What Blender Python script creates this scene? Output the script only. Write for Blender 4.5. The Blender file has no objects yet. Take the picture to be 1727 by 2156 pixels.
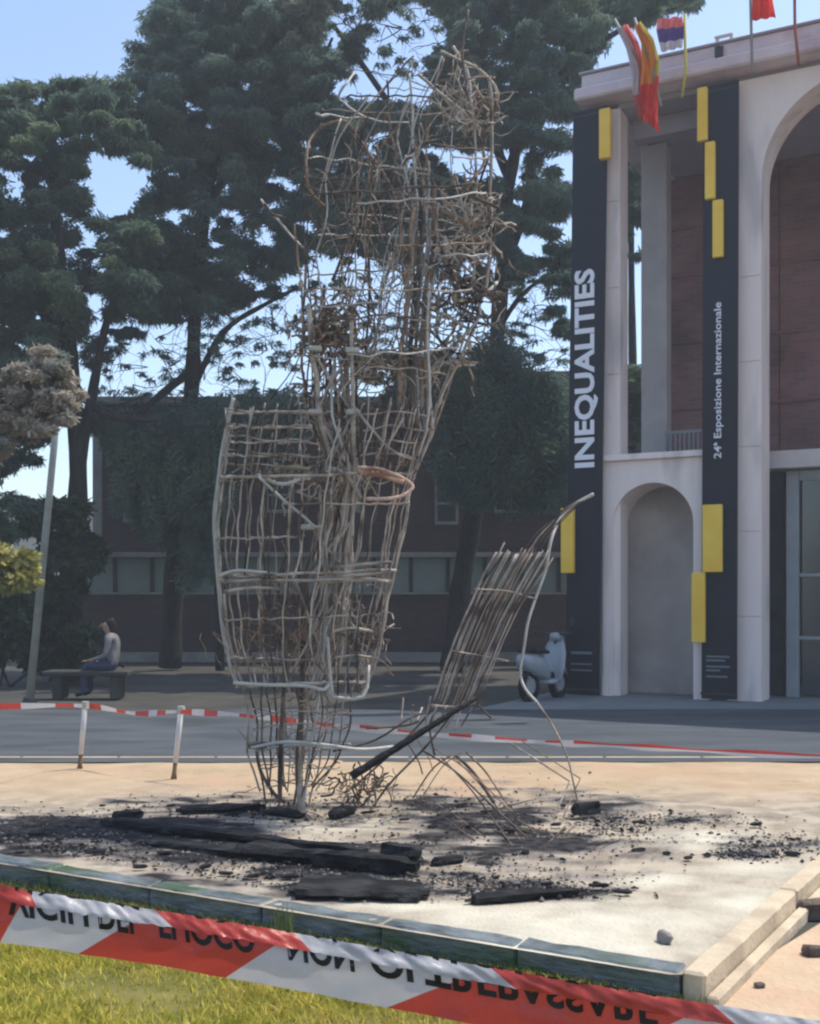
import bpy, math, random
import numpy as np
from mathutils import Vector, Matrix, noise
random.seed(7); rng = np.random.default_rng(7)
sc = bpy.context.scene
COL = sc.collection
F, HZ, CX, EYE = 2400.0, 1257.0, 863.5, 1.6        # survey scale: focal length, horizon row and eye height

# ------------------------------------------------------------------ camera, sky, sun, exposure
cam_d = bpy.data.cameras.new('camera'); cam = bpy.data.objects.new('camera', cam_d); COL.objects.link(cam)
cam.location = (0, 0, EYE); cam.rotation_euler = (math.radians(90), 0, 0)
cam_d.sensor_fit = 'VERTICAL'; cam_d.sensor_height = 24.0; cam_d.lens = F / 2156.0 * 24.0
cam_d.shift_y = (HZ - 1078.0) / 2156.0
cam_d.clip_start = 0.05; cam_d.clip_end = 3000
cam_d.dof.use_dof = False
sc.camera = cam

SUN_EL = math.radians(66); SX, SY = 0.93, 0.37       # horizontal direction towards the sun
w = bpy.data.worlds.new('World'); sc.world = w; w.use_nodes = True
nt = w.node_tree; bg = nt.nodes['Background']
sky = nt.nodes.new('ShaderNodeTexSky'); sky.sky_type = 'NISHITA'; sky.sun_disc = False
sky.sun_elevation = SUN_EL; sky.sun_rotation = math.atan2(SX, SY)
sky.air_density = 1.0; sky.dust_density = 1.6; sky.ozone_density = 1.0; sky.altitude = 100
nt.links.new(sky.outputs[0], bg.inputs[0]); bg.inputs[1].default_value = 0.15
sd = bpy.data.lights.new('sun', 'SUN'); sun = bpy.data.objects.new('sun', sd); COL.objects.link(sun)
sd.energy = 2.45; sd.angle = math.radians(0.5); sd.color = (1.0, 0.93, 0.82)
n_ = math.hypot(SX, SY)
sdir = Vector((SX / n_ * math.cos(SUN_EL), SY / n_ * math.cos(SUN_EL), math.sin(SUN_EL)))
sun.rotation_euler = sdir.to_track_quat('Z', 'Y').to_euler(); sun.location = (8, 6, 20)
vs = sc.view_settings; vs.view_transform = 'Standard'; vs.look = 'None'; vs.gamma = 1; vs.exposure = 0.8
vs.use_curve_mapping = False
sc.cycles.pixel_filter_type = 'BLACKMAN_HARRIS'; sc.cycles.filter_width = 2.3
sc.cycles.max_bounces = 6; sc.cycles.transparent_max_bounces = 8

# ------------------------------------------------------------------ helpers
def W(px, py, d):
    return Vector(((px - CX) / F * d, d, EYE - (py - HZ) / F * d))
def G(px, py, z=0.0):
    return W(px, py, (EYE - z) * F / (py - HZ))
def tagk(o, label=None, cat=None, group=None, kind=None):
    if label: o['label'] = label
    if cat: o['category'] = cat
    if group: o['group'] = group
    if kind: o['kind'] = kind
    return o
def empty(name, loc=(0, 0, 0), rz=0.0, **k):
    o = bpy.data.objects.new(name, None); o.location = loc; o.rotation_euler = (0, 0, rz)
    o.empty_display_size = .2; COL.objects.link(o); return tagk(o, **k)
def obj(name, me, m=None, parent=None, world=False, **k):
    o = bpy.data.objects.new(name, me); COL.objects.link(o)
    if m is not None and len(me.materials) == 0: me.materials.append(m)
    if parent is not None:
        o.parent = parent
        if world:
            mw = Matrix.Translation(parent.location) @ parent.rotation_euler.to_matrix().to_4x4()
            pr = parent.parent
            while pr is not None:
                mw = (Matrix.Translation(pr.location) @ pr.rotation_euler.to_matrix().to_4x4()) @ mw; pr = pr.parent
            o.matrix_parent_inverse = mw.inverted()
    return tagk(o, **k)
class MB:
    def __init__(s): s.v = []; s.f = []; s.mi = []; s.smooth = False
    def add(s, vs_, fs, mi=0):
        b = len(s.v); s.v += [tuple(p) for p in vs_]; s.f += [tuple(i + b for i in f) for f in fs]; s.mi += [mi] * len(fs)
    def box(s, x0, x1, y0, y1, z0, z1, bev=0.0, mi=0):
        if bev <= 0:
            s.add([(x0,y0,z0),(x1,y0,z0),(x1,y1,z0),(x0,y1,z0),(x0,y0,z1),(x1,y0,z1),(x1,y1,z1),(x0,y1,z1)],
                  [(0,3,2,1),(4,5,6,7),(0,1,5,4),(1,2,6,5),(2,3,7,6),(3,0,4,7)], mi); return
        b = bev; X = [(x0,1),(x1,-1)]; pts = []; idx = {}
        for ix, (x, sx) in enumerate([(x0,1),(x1,-1)]):
            for iy, (y, sy) in enumerate([(y0,1),(y1,-1)]):
                for iz, (z, sz) in enumerate([(z0,1),(z1,-1)]):
                    idx[(ix,iy,iz,0)] = len(pts); pts.append((x, y+sy*b, z+sz*b))
                    idx[(ix,iy,iz,1)] = len(pts); pts.append((x+sx*b, y, z+sz*b))
                    idx[(ix,iy,iz,2)] = len(pts); pts.append((x+sx*b, y+sy*b, z))
        fs = []
        q = [(0,0),(1,0),(1,1),(0,1)]
        for s_ in (0,1):
            fs.append([idx[(s_,a,c,0)] for a,c in q]); fs.append([idx[(a,s_,c,1)] for a,c in q]); fs.append([idx[(a,c,s_,2)] for a,c in q])
        for a in (0,1):
            for c in (0,1):
                fs.append([idx[(a,c,0,0)],idx[(a,c,1,0)],idx[(a,c,1,1)],idx[(a,c,0,1)]])
                fs.append([idx[(a,0,c,0)],idx[(a,1,c,0)],idx[(a,1,c,2)],idx[(a,0,c,2)]])
                fs.append([idx[(0,a,c,1)],idx[(1,a,c,1)],idx[(1,a,c,2)],idx[(0,a,c,2)]])
                for e in (0,1): fs.append([idx[(a,c,e,0)],idx[(a,c,e,1)],idx[(a,c,e,2)]])
        s.add(pts, fs, mi)
    def tube(s, pts, r, n=6, mi=0, cap=True):
        pts = [Vector(p) for p in pts]
        rs = r if isinstance(r, (list, tuple)) else [r] * len(pts)
        b = len(s.v); up = None
        for i, p in enumerate(pts):
            t = (pts[min(i+1, len(pts)-1)] - pts[max(i-1, 0)])
            t = t.normalized() if t.length > 1e-9 else Vector((0,0,1))
            if up is None: up = t.orthogonal().normalized()
            up = (up - t * up.dot(t)); up = up.normalized() if up.length > 1e-6 else t.orthogonal().normalized()
            bi = t.cross(up)
            for k in range(n):
                a = 2*math.pi*k/n; s.v.append(tuple(p + (up*math.cos(a) + bi*math.sin(a)) * rs[i]))
        for i in range(len(pts)-1):
            for k in range(n):
                s.f.append((b+i*n+k, b+i*n+(k+1)%n, b+(i+1)*n+(k+1)%n, b+(i+1)*n+k)); s.mi.append(mi)
        if cap:
            s.f.append(tuple(b+k for k in reversed(range(n)))); s.mi.append(mi)
            s.f.append(tuple(b+(len(pts)-1)*n+k for k in range(n))); s.mi.append(mi)
    def mesh(s, name='mesh', smooth=False, fix=True):
        me = bpy.data.meshes.new(name); me.from_pydata(s.v, [], s.f)
        if any(s.mi): me.polygons.foreach_set('material_index', s.mi)
        if fix:
            import bmesh
            bm = bmesh.new(); bm.from_mesh(me); bmesh.ops.recalc_face_normals(bm, faces=bm.faces); bm.to_mesh(me); bm.free()
        if smooth: me.polygons.foreach_set('use_smooth', [True]*len(me.polygons))
        me.update(); return me
def smooth_line(P, k=5):
    P = [Vector(p) for p in P]
    if len(P) < 3: return [P[0].lerp(P[-1], i/k) for i in range(k+1)]
    out = []
    for i in range(len(P)-1):
        p0 = P[max(i-1,0)]; p1 = P[i]; p2 = P[i+1]; p3 = P[min(i+2,len(P)-1)]
        for j in range(k):
            t = j/k
            out.append(.5*((2*p1)+(p2-p0)*t+(2*p0-5*p1+4*p2-p3)*t*t+(3*p1-p0-3*p2+p3)*t**3))
    out.append(P[-1]); return out

# ------------------------------------------------------------------ materials
def mat(name, c1, c2=None, scale=5.0, rough=.8, bump=0.0, bscale=None, metal=0.0, detail=6, spec=.3, lo=.35, hi=.65, stretch=None, trans=0.0, c3=None, s3=1.0):
    m = bpy.data.materials.new(name); m.use_nodes = True; t = m.node_tree; N = t.nodes; L = t.links
    b = N['Principled BSDF']; b.inputs['Roughness'].default_value = rough; b.inputs['Metallic'].default_value = metal
    b.inputs['Specular IOR Level'].default_value = spec
    b.inputs['Base Color'].default_value = (*c1, 1)
    tc = N.new('ShaderNodeTexCoord'); src = tc.outputs['Object']
    if stretch:
        mp = N.new('ShaderNodeMapping'); mp.inputs['Scale'].default_value = stretch; L.new(src, mp.inputs[0]); src = mp.outputs[0]
    col = None
    if c2:
        n = N.new('ShaderNodeTexNoise'); n.inputs['Scale'].default_value = scale; n.inputs['Detail'].default_value = detail; n.inputs['Roughness'].default_value = .62
        L.new(src, n.inputs['Vector']); r = N.new('ShaderNodeValToRGB')
        r.color_ramp.elements[0].position = lo; r.color_ramp.elements[1].position = hi
        r.color_ramp.elements[0].color = (*c1, 1); r.color_ramp.elements[1].color = (*c2, 1)
        L.new(n.outputs[0], r.inputs[0]); col = r.outputs[0]
        if c3:
            n3 = N.new('ShaderNodeTexNoise'); n3.inputs['Scale'].default_value = s3; n3.inputs['Detail'].default_value = 5; L.new(src, n3.inputs['Vector'])
            r3 = N.new('ShaderNodeMapRange'); r3.inputs[1].default_value = .5; r3.inputs[2].default_value = .66; L.new(n3.outputs[0], r3.inputs[0])
            mx = N.new('ShaderNodeMix'); mx.data_type = 'RGBA'; L.new(r3.outputs[0], mx.inputs[0]); L.new(col, mx.inputs[6]); mx.inputs[7].default_value = (*c3, 1); col = mx.outputs[2]
        L.new(col, b.inputs['Base Color'])
    if bump:
        n2 = N.new('ShaderNodeTexNoise'); n2.inputs['Scale'].default_value = bscale or scale*4; n2.inputs['Detail'].default_value = 8
        L.new(src, n2.inputs['Vector']); bp = N.new('ShaderNodeBump'); bp.inputs['Strength'].default_value = min(1, bump); bp.inputs['Distance'].default_value = .02
        L.new(n2.outputs[0], bp.inputs['Height']); L.new(bp.outputs[0], b.inputs['Normal'])
    if trans:
        tr = N.new('ShaderNodeBsdfTranslucent'); mix = N.new('ShaderNodeMixShader'); mix.inputs[0].default_value = trans
        tr.inputs[0].default_value = (*(c2 or c1), 1)
        if col: L.new(col, tr.inputs[0])
        L.new(b.outputs[0], mix.inputs[1]); L.new(tr.outputs[0], mix.inputs[2]); L.new(mix.outputs[0], N['Material Output'].inputs[0])
    return m
def brick_mat(name, c1, c2, mortar, bw=.25, bh=.065):
    m = mat(name, c1, rough=.9); t = m.node_tree; N = t.nodes; L = t.links; b = N['Principled BSDF']
    tc = N.new('ShaderNodeTexCoord'); sep = N.new('ShaderNodeSeparateXYZ'); L.new(tc.outputs['Object'], sep.inputs[0])
    ad = N.new('ShaderNodeMath'); L.new(sep.outputs[0], ad.inputs[0]); L.new(sep.outputs[1], ad.inputs[1])
    cb = N.new('ShaderNodeCombineXYZ'); L.new(ad.outputs[0], cb.inputs[0]); L.new(sep.outputs[2], cb.inputs[1])
    br = N.new('ShaderNodeTexBrick'); L.new(cb.outputs[0], br.inputs['Vector']); br.inputs['Scale'].default_value = 1
    br.inputs['Brick Width'].default_value = bw; br.inputs['Row Height'].default_value = bh + .01; br.inputs['Mortar Size'].default_value = .008
    br.inputs['Color1'].default_value = (*c1, 1); br.inputs['Color2'].default_value = (*c2, 1); br.inputs['Mortar'].default_value = (*mortar, 1)
    n = N.new('ShaderNodeTexNoise'); n.inputs['Scale'].default_value = .9; n.inputs['Detail'].default_value = 6; L.new(tc.outputs['Object'], n.inputs['Vector'])
    mr = N.new('ShaderNodeMapRange'); mr.inputs[1].default_value = .3; mr.inputs[2].default_value = .7; mr.inputs[3].default_value = .65; mr.inputs[4].default_value = 1.25; L.new(n.outputs[0], mr.inputs[0])
    mu = N.new('ShaderNodeVectorMath'); mu.operation = 'SCALE'; L.new(br.outputs['Color'], mu.inputs[0]); L.new(mr.outputs[0], mu.inputs['Scale'])
    L.new(mu.outputs[0], b.inputs['Base Color'])
    bp = N.new('ShaderNodeBump'); bp.inputs['Strength'].default_value = .5; bp.inputs['Distance'].default_value = .006; bp.invert = True
    L.new(br.outputs['Fac'], bp.inputs['Height']); L.new(bp.outputs[0], b.inputs['Normal'])
    return m
def glass_mat(name, c):
    m = mat(name, c, rough=.12, spec=.8); return m
M = {}
M['plaster'] = mat('lilac_plaster', (.80,.68,.63), (.88,.76,.69), 1.3, .85, .25, 30, c3=(.56,.49,.47), s3=1.3, stretch=(1.6,1.6,.35))
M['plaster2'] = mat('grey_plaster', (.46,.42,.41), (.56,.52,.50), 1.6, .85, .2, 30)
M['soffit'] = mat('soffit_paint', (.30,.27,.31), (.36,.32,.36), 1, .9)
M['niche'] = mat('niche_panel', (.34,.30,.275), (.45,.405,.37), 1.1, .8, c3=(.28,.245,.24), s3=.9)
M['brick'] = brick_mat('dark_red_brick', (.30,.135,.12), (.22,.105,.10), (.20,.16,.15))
M['brick2'] = brick_mat('wing_brick', (.085,.05,.05), (.06,.038,.04), (.06,.05,.05))  # brick colour darkened to carry the tree shade over the wing
M['concrete'] = mat('concrete', (.21,.20,.19), (.30,.29,.27), 2, .9, .2, 25)
M['banner'] = mat('navy_banner', (.005,.006,.011), (.011,.015,.030), .35, .5, spec=.25)
M['yellow'] = mat('yellow_board', (.82,.50,.045), (.90,.60,.09), 2, .6)
M['letter'] = mat('pale_letter', (.80,.80,.84), rough=.6)
M['letter_dim'] = mat('dim_letter', (.16,.17,.18), rough=.7)
M['fascia'] = mat('fascia_render', (.60,.50,.52), (.70,.60,.60), 1.5, .85, .2, 20, c3=(.50,.38,.40), s3=1.1)
M['dark_metal'] = mat('dark_metal', (.03,.033,.037), (.05,.05,.055), 3, .5, metal=.4)
M['frame'] = mat('pale_frame', (.25,.28,.29), (.32,.34,.35), 2, .5)
M['glass'] = glass_mat('door_glass', (.045,.06,.065))
M['wing_glass'] = mat('wing_glass', (.14,.19,.17), (.20,.25,.22), .6, .35, spec=.4)  # pane colour darkened as well for the trees' shade
M['asphalt'] = mat('asphalt', (.058,.068,.079), (.090,.102,.114), 1.6, .9, .5, 60, c3=(.050,.057,.062), s3=.9, stretch=(.5,1.4,1))
M['paving'] = mat('grey_paving', (.15,.17,.175), (.20,.22,.225), 1.2, .85, .2, 30)
M['shade_dirt'] = mat('tree_shade_dirt', (.040,.040,.036), (.075,.070,.060), 1.1, .95, .4, 20)  # tree shade is put into this dark colour; stands for shaded paving too
M['soil'] = mat('sandy_soil', (.42,.30,.20), (.56,.43,.29), 1.4, .95, .6, 30, c3=(.50,.29,.19), s3=1.2)
M['turf_soil'] = mat('turf_soil', (.10,.10,.02), (.20,.17,.05), 3, .95, .4, 20)
M['kerb_light'] = mat('light_kerb_stone', (.47,.38,.26), (.60,.51,.37), 3.0, .8, .35, 40, c3=(.42,.34,.24), s3=3.2)
M['kerb_dark'] = mat('shade_toned_kerb_stone', (.055,.075,.075), (.19,.22,.235), 7, .5, 1.0, 14, spec=.5, c3=(.045,.085,.04), s3=3.5, stretch=(.7,1,2.5))  # shade on the front kerb is put into the dark tone; green is moss
M['kerb_road'] = mat('road_kerb_stone', (.36,.29,.20), (.46,.38,.27), 3, .85, .2, 30)
M['bark'] = mat('dark_bark', (.018,.016,.014), (.045,.038,.032), 6, .95, .6, 20, stretch=(3,3,.6))
M['leaf_blue'] = mat('cedar_needles', (.095,.155,.135), (.15,.21,.16), .9, .8, trans=.5, spec=.1, c3=(.19,.24,.16), s3=.8)
M['leaf_green'] = mat('green_needles', (.10,.155,.125), (.16,.21,.14), .9, .8, trans=.5, spec=.1, c3=(.19,.25,.14), s3=.9)
M['leaf_shrub'] = mat('shrub_leaves', (.02,.04,.02), (.05,.08,.035), 3, .7, trans=.15)
M['leaf_dry'] = mat('dry_leaves', (.31,.28,.23), (.50,.44,.35), 3, .85, trans=.35, c3=(.20,.24,.21), s3=1.3)
M['leaf_yellow'] = mat('yellow_leaves', (.26,.25,.07), (.40,.37,.12), 5, .7, trans=.2)
M['rust'] = mat('burnt_rod', (.27,.23,.19), (.52,.45,.375), 9, .75, .5, 60, metal=.15, c3=(.11,.075,.055), s3=5)
M['rust_brown'] = mat('brown_rod', (.17,.11,.07), (.38,.27,.19), 9, .8, .5, 60, metal=.1, c3=(.07,.045,.035), s3=6)
M['rust_dark'] = mat('sooty_rod', (.07,.055,.045), (.17,.135,.105), 8, .8, .5, 60, metal=.1, c3=(.03,.027,.025), s3=5)
M['rust_pink'] = mat('scorched_bar', (.44,.29,.21), (.60,.45,.36), 8, .7, .4, 60, c3=(.25,.13,.09), s3=6)
M['galv'] = mat('bleached_steel', (.36,.35,.32), (.50,.49,.45), 8, .6, .3, 60, metal=.2)
M['char'] = mat('charred_wood', (.003,.003,.0035), (.010,.011,.013), 18, .7, 1.0, 34, spec=.2, c3=(.03,.03,.033), s3=9, stretch=(.5,1,1))
M['ash'] = mat('ash_flake', (.10,.095,.095), (.25,.23,.22), 9, .95, .5, 40)
M['scrap'] = mat('scorched_scrap', (.22,.19,.13), (.40,.345,.25), 7, .9, .4, 40, trans=.15, c3=(.07,.065,.05), s3=5)
M['pole'] = mat('pale_pole', (.26,.27,.24), (.35,.36,.32), 3, .6)
M['post_white'] = mat('post_white', (.50,.50,.50), (.62,.61,.60), 6, .6)
M['brown_foot'] = mat('brown_foot', (.13,.08,.045), (.20,.13,.08), 12, .9)  # dark brown lower end of the stakes

# tape plastics
def plastic(name, c, tr=.42):
    m = mat(name, c, rough=.35, spec=.5, trans=tr, bump=.35, bscale=22); return m
M['t_red'] = plastic('tape_red', (.47,.06,.045), .32); M['t_white'] = plastic('tape_white', (.50,.50,.52), .35)
M['t_ink'] = mat('tape_ink', (.012,.01,.01), rough=.5)

hz = MB(); hz.box(-70, 70, -30, 110, -1.2, 17.0)
hm = bpy.data.materials.new('haze'); hm.use_nodes = True; hn = hm.node_tree.nodes; hn.remove(hn['Principled BSDF'])
pv = hn.new('ShaderNodeVolumePrincipled'); pv.inputs['Color'].default_value = (.86, .93, 1, 1); pv.inputs['Density'].default_value = .0026; pv.inputs['Anisotropy'].default_value = .2
hm.node_tree.links.new(pv.outputs[0], hn['Material Output'].inputs['Volume'])
obj('haze', hz.mesh(), hm, kind='stuff')
# ------------------------------------------------------------------ ground, road, terrace
HT = .12                                                # height of the sandy terrace
C0 = Vector((1.057, 4.48)); dL = Vector((-3.35, 1.89)).normalized(); dR = Vector((1.318, 2.12)).normalized()
KY = 10.58                                               # terrace ends here, road begins
def sheet(name, poly, z, m, **k):
    me = bpy.data.meshes.new(name); me.from_pydata([(x, y, z) for x, y in poly], [], [tuple(range(len(poly)))])
    return obj(name, me, m, **k)
def inter(p, d, yv): t = (yv - p.y) / d.y; return p + d*t
sheet('ground', [(-69,-29),(69,-29),(69,109),(-69,109)], -.02, M['shade_dirt'], kind='structure')
sheet('lawn_soil', [(-14,-6),(C0.x+.25,-6),(C0.x+.02,C0.y-.02),((C0+dL*14).x,(C0+dL*14).y-.02)], -.008, M['turf_soil'], kind='structure')
sheet('sand_path', [(C0.x+.25,-6),(16,-6),(16,KY-.35),((C0+dR*9).x,KY-.35),(C0.x+.02,C0.y-.02)], -.004, M['soil'], kind='structure')
sheet('road', [(-60,KY-.3),(60,KY-.3),(60,16.2),(-60,16.2)], 0.0, M['asphalt'], kind='structure')
sheet('pavement', [(.9,16.2),(60,16.2),(60,27.9),(5.6,27.9),(2.6,19.6)], .004, M['paving'], kind='structure')

# terrace surface, a gently uneven sheet with ash and pale stone patches as attributes
BL = [(260,1790,420,62,.46),(820,1800,420,80,.42),(1150,1765,280,66,.46),(60,1775,220,40,.4),(480,1850,300,30,.40),(1000,1860,260,24,.45),(250,1755,300,45,.75),(430,1705,200,24,.85),(600,1815,320,45,.85),(750,1872,200,26,.9),(1090,1730,250,70,.45),(1130,1872,170,18,.9),
      (80,1745,160,34,.7),(1430,1728,190,14,.55),(1620,1780,110,26,.45),(900,1690,260,28,.5),(120,1800,190,22,.4),(620,1700,140,30,.6),(1560,1800,60,8,.5),(1290,1740,90,30,.5)]
CR = [(700,1742,150,12,1.0),(430,1742,110,12,.9),(1000,1790,140,18,.7),(230,1762,60,8,.8),(560,1868,60,10,.8),(1380,1850,130,22,.8),(1190,1965,340,85,1.25),(1480,1765,150,30,.95),(1600,1830,170,26,.6),(500,1738,130,16,.8),(660,1772,170,10,1.2),(1560,1900,170,40,.9),(850,1905,240,16,1.0),(350,1790,60,10,.5),(1010,1760,60,12,.4)]
def px_of(x, y, z): return CX + x/y*F, HZ + (EYE - z)/y*F
def terrace():
    nx, ny = 420, 300
    v = []; ash = []; cream = []; f = []; ids = {}
    xs = np.linspace(-8, 11, nx); 
    back = KY - .085
    for i, x in enumerate(xs):
        if x <= C0.x: t = (x - C0.x) / dL.x; y0 = C0.y + dL.y*t
        else: t = (x - C0.x) / dR.x; y0 = C0.y + dR.y*t
        y0 = min(y0 - .02, back - .02)
        for j in range(ny):
            y = y0 + (back - y0) * (j/(ny-1))**1.25
            px, py = px_of(x, y, HT)
            p = Vector((x*.62, y, 0))
            n1 = noise.fractal(p*1.7, 1.0, 2.0, 5); n2 = noise.fractal(p*5.5+Vector((7,3,1)), 1.0, 2.0, 5); n3 = noise.noise(p*1.1)
            a = 0
            for (bx, by, rx, ry, s) in BL:
                q = ((px-bx)/rx)**2 + ((py-by)/ry)**2
                if q < 4: a = max(a, s*1.2*max(0, 1.3 - q**.5*.85))
            a = a*(1 + n1*1.5) + n2*.8*min(1, a*2) + max(0, n2 - .22)*.35
            c = 0
            for (bx, by, rx, ry, s) in CR:
                q = ((px-bx)/rx)**2 + ((py-by)/ry)**2
                if q < 3: c = max(c, s*max(0, 1.3 - q**.5))
            c = c*(1 + n1*.7 + n2*.3)
            edge = min(1, max(0, (y - y0 - .1)/.15)) * min(1, (back - y)/.15)
            z = HT - .004 + edge*(n1*.012 + n2*.006*(.4 + a) + n3*.012)
            v.append((x, y, z)); ash.append(max(0, min(1, a))); cream.append(max(0, min(1, c*1.15 - .12)))
    for i in range(nx-1):
        for j in range(ny-1):
            f.append((i*ny+j, (i+1)*ny+j, (i+1)*ny+j+1, i*ny+j+1))
    me = bpy.data.meshes.new('sand_terrace'); me.from_pydata(v, [], f)
    for nme, arr in (('ash', ash), ('cream', cream)):
        at = me.attributes.new(nme, 'FLOAT', 'POINT'); at.data.foreach_set('value', arr)
    me.polygons.foreach_set('use_smooth', [True]*len(me.polygons))
    m = mat('terrace_sand', (.37,.275,.17), (.47,.36,.24), 2.2, .95, .55, 45, c3=(.45,.30,.19), s3=.9)
    t = m.node_tree; N = t.nodes; L = t.links; b = N['Principled BSDF']
    base = b.inputs['Base Color'].links[0].from_socket
    def attr(n): a = N.new('ShaderNodeAttribute'); a.attribute_name = n; return a.outputs['Fac']
    def ramp(c1, c2, s, lo=.4, hi=.6):
        n = N.new('ShaderNodeTexNoise'); n.inputs['Scale'].default_value = s; n.inputs['Detail'].default_value = 8
        tc = N.new('ShaderNodeTexCoord'); L.new(tc.outputs['Object'], n.inputs['Vector'])
        r = N.new('ShaderNodeValToRGB'); r.color_ramp.elements[0].position = lo; r.color_ramp.elements[1].position = hi
        r.color_ramp.elements[0].color = (*c1, 1); r.color_ramp.elements[1].color = (*c2, 1); L.new(n.outputs[0], r.inputs[0]); return r.outputs[0]
    def mixc(fac, a, c):
        mx = N.new('ShaderNodeMix'); mx.data_type = 'RGBA'; L.new(fac, mx.inputs[0]); L.new(a, mx.inputs[6]); L.new(c, mx.inputs[7]); return mx.outputs[2]
    # front half of the terrace is greyer sand
    tc = N.new('ShaderNodeTexCoord'); sp = N.new('ShaderNodeSeparateXYZ'); L.new(tc.outputs['Object'], sp.inputs[0])
    ns = N.new('ShaderNodeTexNoise'); ns.inputs['Scale'].default_value = .8; ns.inputs['Detail'].default_value = 6; L.new(tc.outputs['Object'], ns.inputs['Vector'])
    ma = N.new('ShaderNodeMath'); ma.operation = 'MULTIPLY_ADD'; ma.inputs[1].default_value = 1.6; L.new(ns.outputs[0], ma.inputs[0]); L.new(sp.outputs[1], ma.inputs[2])
    mr = N.new('ShaderNodeMapRange'); mr.inputs[1].default_value = 8.9; mr.inputs[2].default_value = 9.8; mr.inputs[3].default_value = 1; mr.inputs[4].default_value = 0; L.new(ma.outputs[0], mr.inputs[0])
    c = mixc(mr.outputs[0], base, ramp((.27,.225,.17), (.42,.36,.275), 5))
    c = mixc(attr('cream'), c, ramp((.50,.47,.37), (.60,.56,.45), 5, .35, .7))
    a_sock = attr('ash')
    r1 = N.new('ShaderNodeMapRange'); r1.inputs[1].default_value = .12; r1.inputs[2].default_value = .5; r1.inputs[4].default_value = .88; L.new(a_sock, r1.inputs[0])
    c = mixc(r1.outputs[0], c, ramp((.075,.068,.063), (.24,.215,.19), 6))
    r2 = N.new('ShaderNodeMapRange'); r2.inputs[1].default_value = .5; r2.inputs[2].default_value = .8; L.new(a_sock, r2.inputs[0])
    c = mixc(r2.outputs[0], c, ramp((.005,.005,.006), (.035,.032,.033), 14))
    L.new(c, b.inputs['Base Color'])
    return obj('sandy_terrace', me, m, kind='structure')
terrace()

def kerb_run(name, p, d, n, L0, wid, top, depth, m, jit=.003, gap=.004, inward=None, gaps=()):
    root = empty(name, (p.x, p.y, 0), math.atan2(d.y, d.x), kind='structure')
    x = 0
    for i in range(n):
        l = L0*random.uniform(.92, 1.08); g = gap + gaps.get(i, 0) if gaps else gap
        mb = MB(); y0, y1 = (0, wid) if inward > 0 else (-wid, 0)
        mb.box(x + g, x + l, y0 + random.uniform(-jit, jit), y1, -depth, top + random.uniform(-.004, .004), .012)
        me = mb.mesh(); import bmesh; bm = bmesh.new(); bm.from_mesh(me); bmesh.ops.subdivide_edges(bm, edges=[e for e in bm.edges if e.calc_length() > .3], cuts=11, use_grid_fill=True); bmesh.ops.subdivide_edges(bm, edges=[e for e in bm.edges if .07 < e.calc_length()], cuts=1, use_grid_fill=True); bm.to_mesh(me); bm.free(); kk = 2.2 if m is M['kerb_dark'] else .8
        for v in me.vertices:
            v.co += Vector((noise.noise(v.co*9+Vector((x,0,0)))*.004, noise.noise(v.co*11+Vector((9+x,0,0)))*.005*kk, noise.noise(v.co*8+Vector((x,9,0)))*.004*kk))
        obj('kerb_stone', me, m, root); x += l
    return root
kerb_run('front_kerb', Vector((C0.x-.0, C0.y-.0)), dL, 12, .72, .13, HT+.004, .1, M['kerb_dark'], inward=-1, gaps={0:0})
kerb_run('side_kerb', Vector((C0.x+.012, C0.y+.02)), dR, 5, 1.45, .095, HT+.008, .1, M['kerb_light'], inward=-1, gaps={1:.02})
# outer footing strip under side kerb
mb = MB(); rk = empty('kerb_footing', (C0.x+.012, C0.y+.02, 0), math.atan2(dR.y, dR.x), kind='structure')
mb.box(.0, 7, -.150, -.098, -.05, .045, .01); obj('footing_strip', mb.mesh(), M['kerb_light'], rk)
# road kerb at the rear of the terrace
rk = empty('road_kerb', (-9, KY-.09, 0), 0, kind='structure')
for i in range(22):
    mb = MB(); mb.box(i*.9+.008, i*.9+.892, 0, .09, -.05, HT+.002, .01); obj('kerb_stone', mb.mesh(), M['kerb_road'], rk)

sheet('gutter_strip', [(-9,KY-.42),(11,KY-.30),(11,KY-.095),(-9,KY-.095)], HT+.003, M['asphalt'], kind='structure')
# ------------------------------------------------------------------ exhibition hall portico
ROT = math.radians(-28); cA, sA = math.cos(ROT), math.sin(ROT)
A0 = Vector((2.817, 18.7))
def UV(px, py, v=0.0):
    k = (px - CX)/F
    a = A0.x + v*(-sA); b = A0.y + v*cA
    u = (k*b - a)/(cA - k*sA)
    d = b + u*sA
    return u, EYE + (HZ - py)/F*d
def U(px, v=0.0): return UV(px, HZ, v)[0]
def Z(px, py, v=0.0): return UV(px, py, v)[1]
hall = empty('exhibition_hall', (A0.x, A0.y, 0), ROT, label='lilac grey arched exhibition hall portico with dark banners on its piers', cat='building')
def hb(name, boxes, m, parent=None, **k):
    mb = MB()
    for b in boxes: mb.box(*b[:6], b[6] if len(b) > 6 else .01)
    return obj(name, mb.mesh(), m, parent or hall, **k)
ZT = 9.5
# left pier
hb('pier', [(U(1212), U(1306), 0, .42, 0, ZT)], M['plaster'])
# second, deeper pier
hb('pier', [(U(1350,1.7), U(1404,1.7), 1.7, 2.0, 3.7, ZT-.01)], M['plaster2'])
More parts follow.
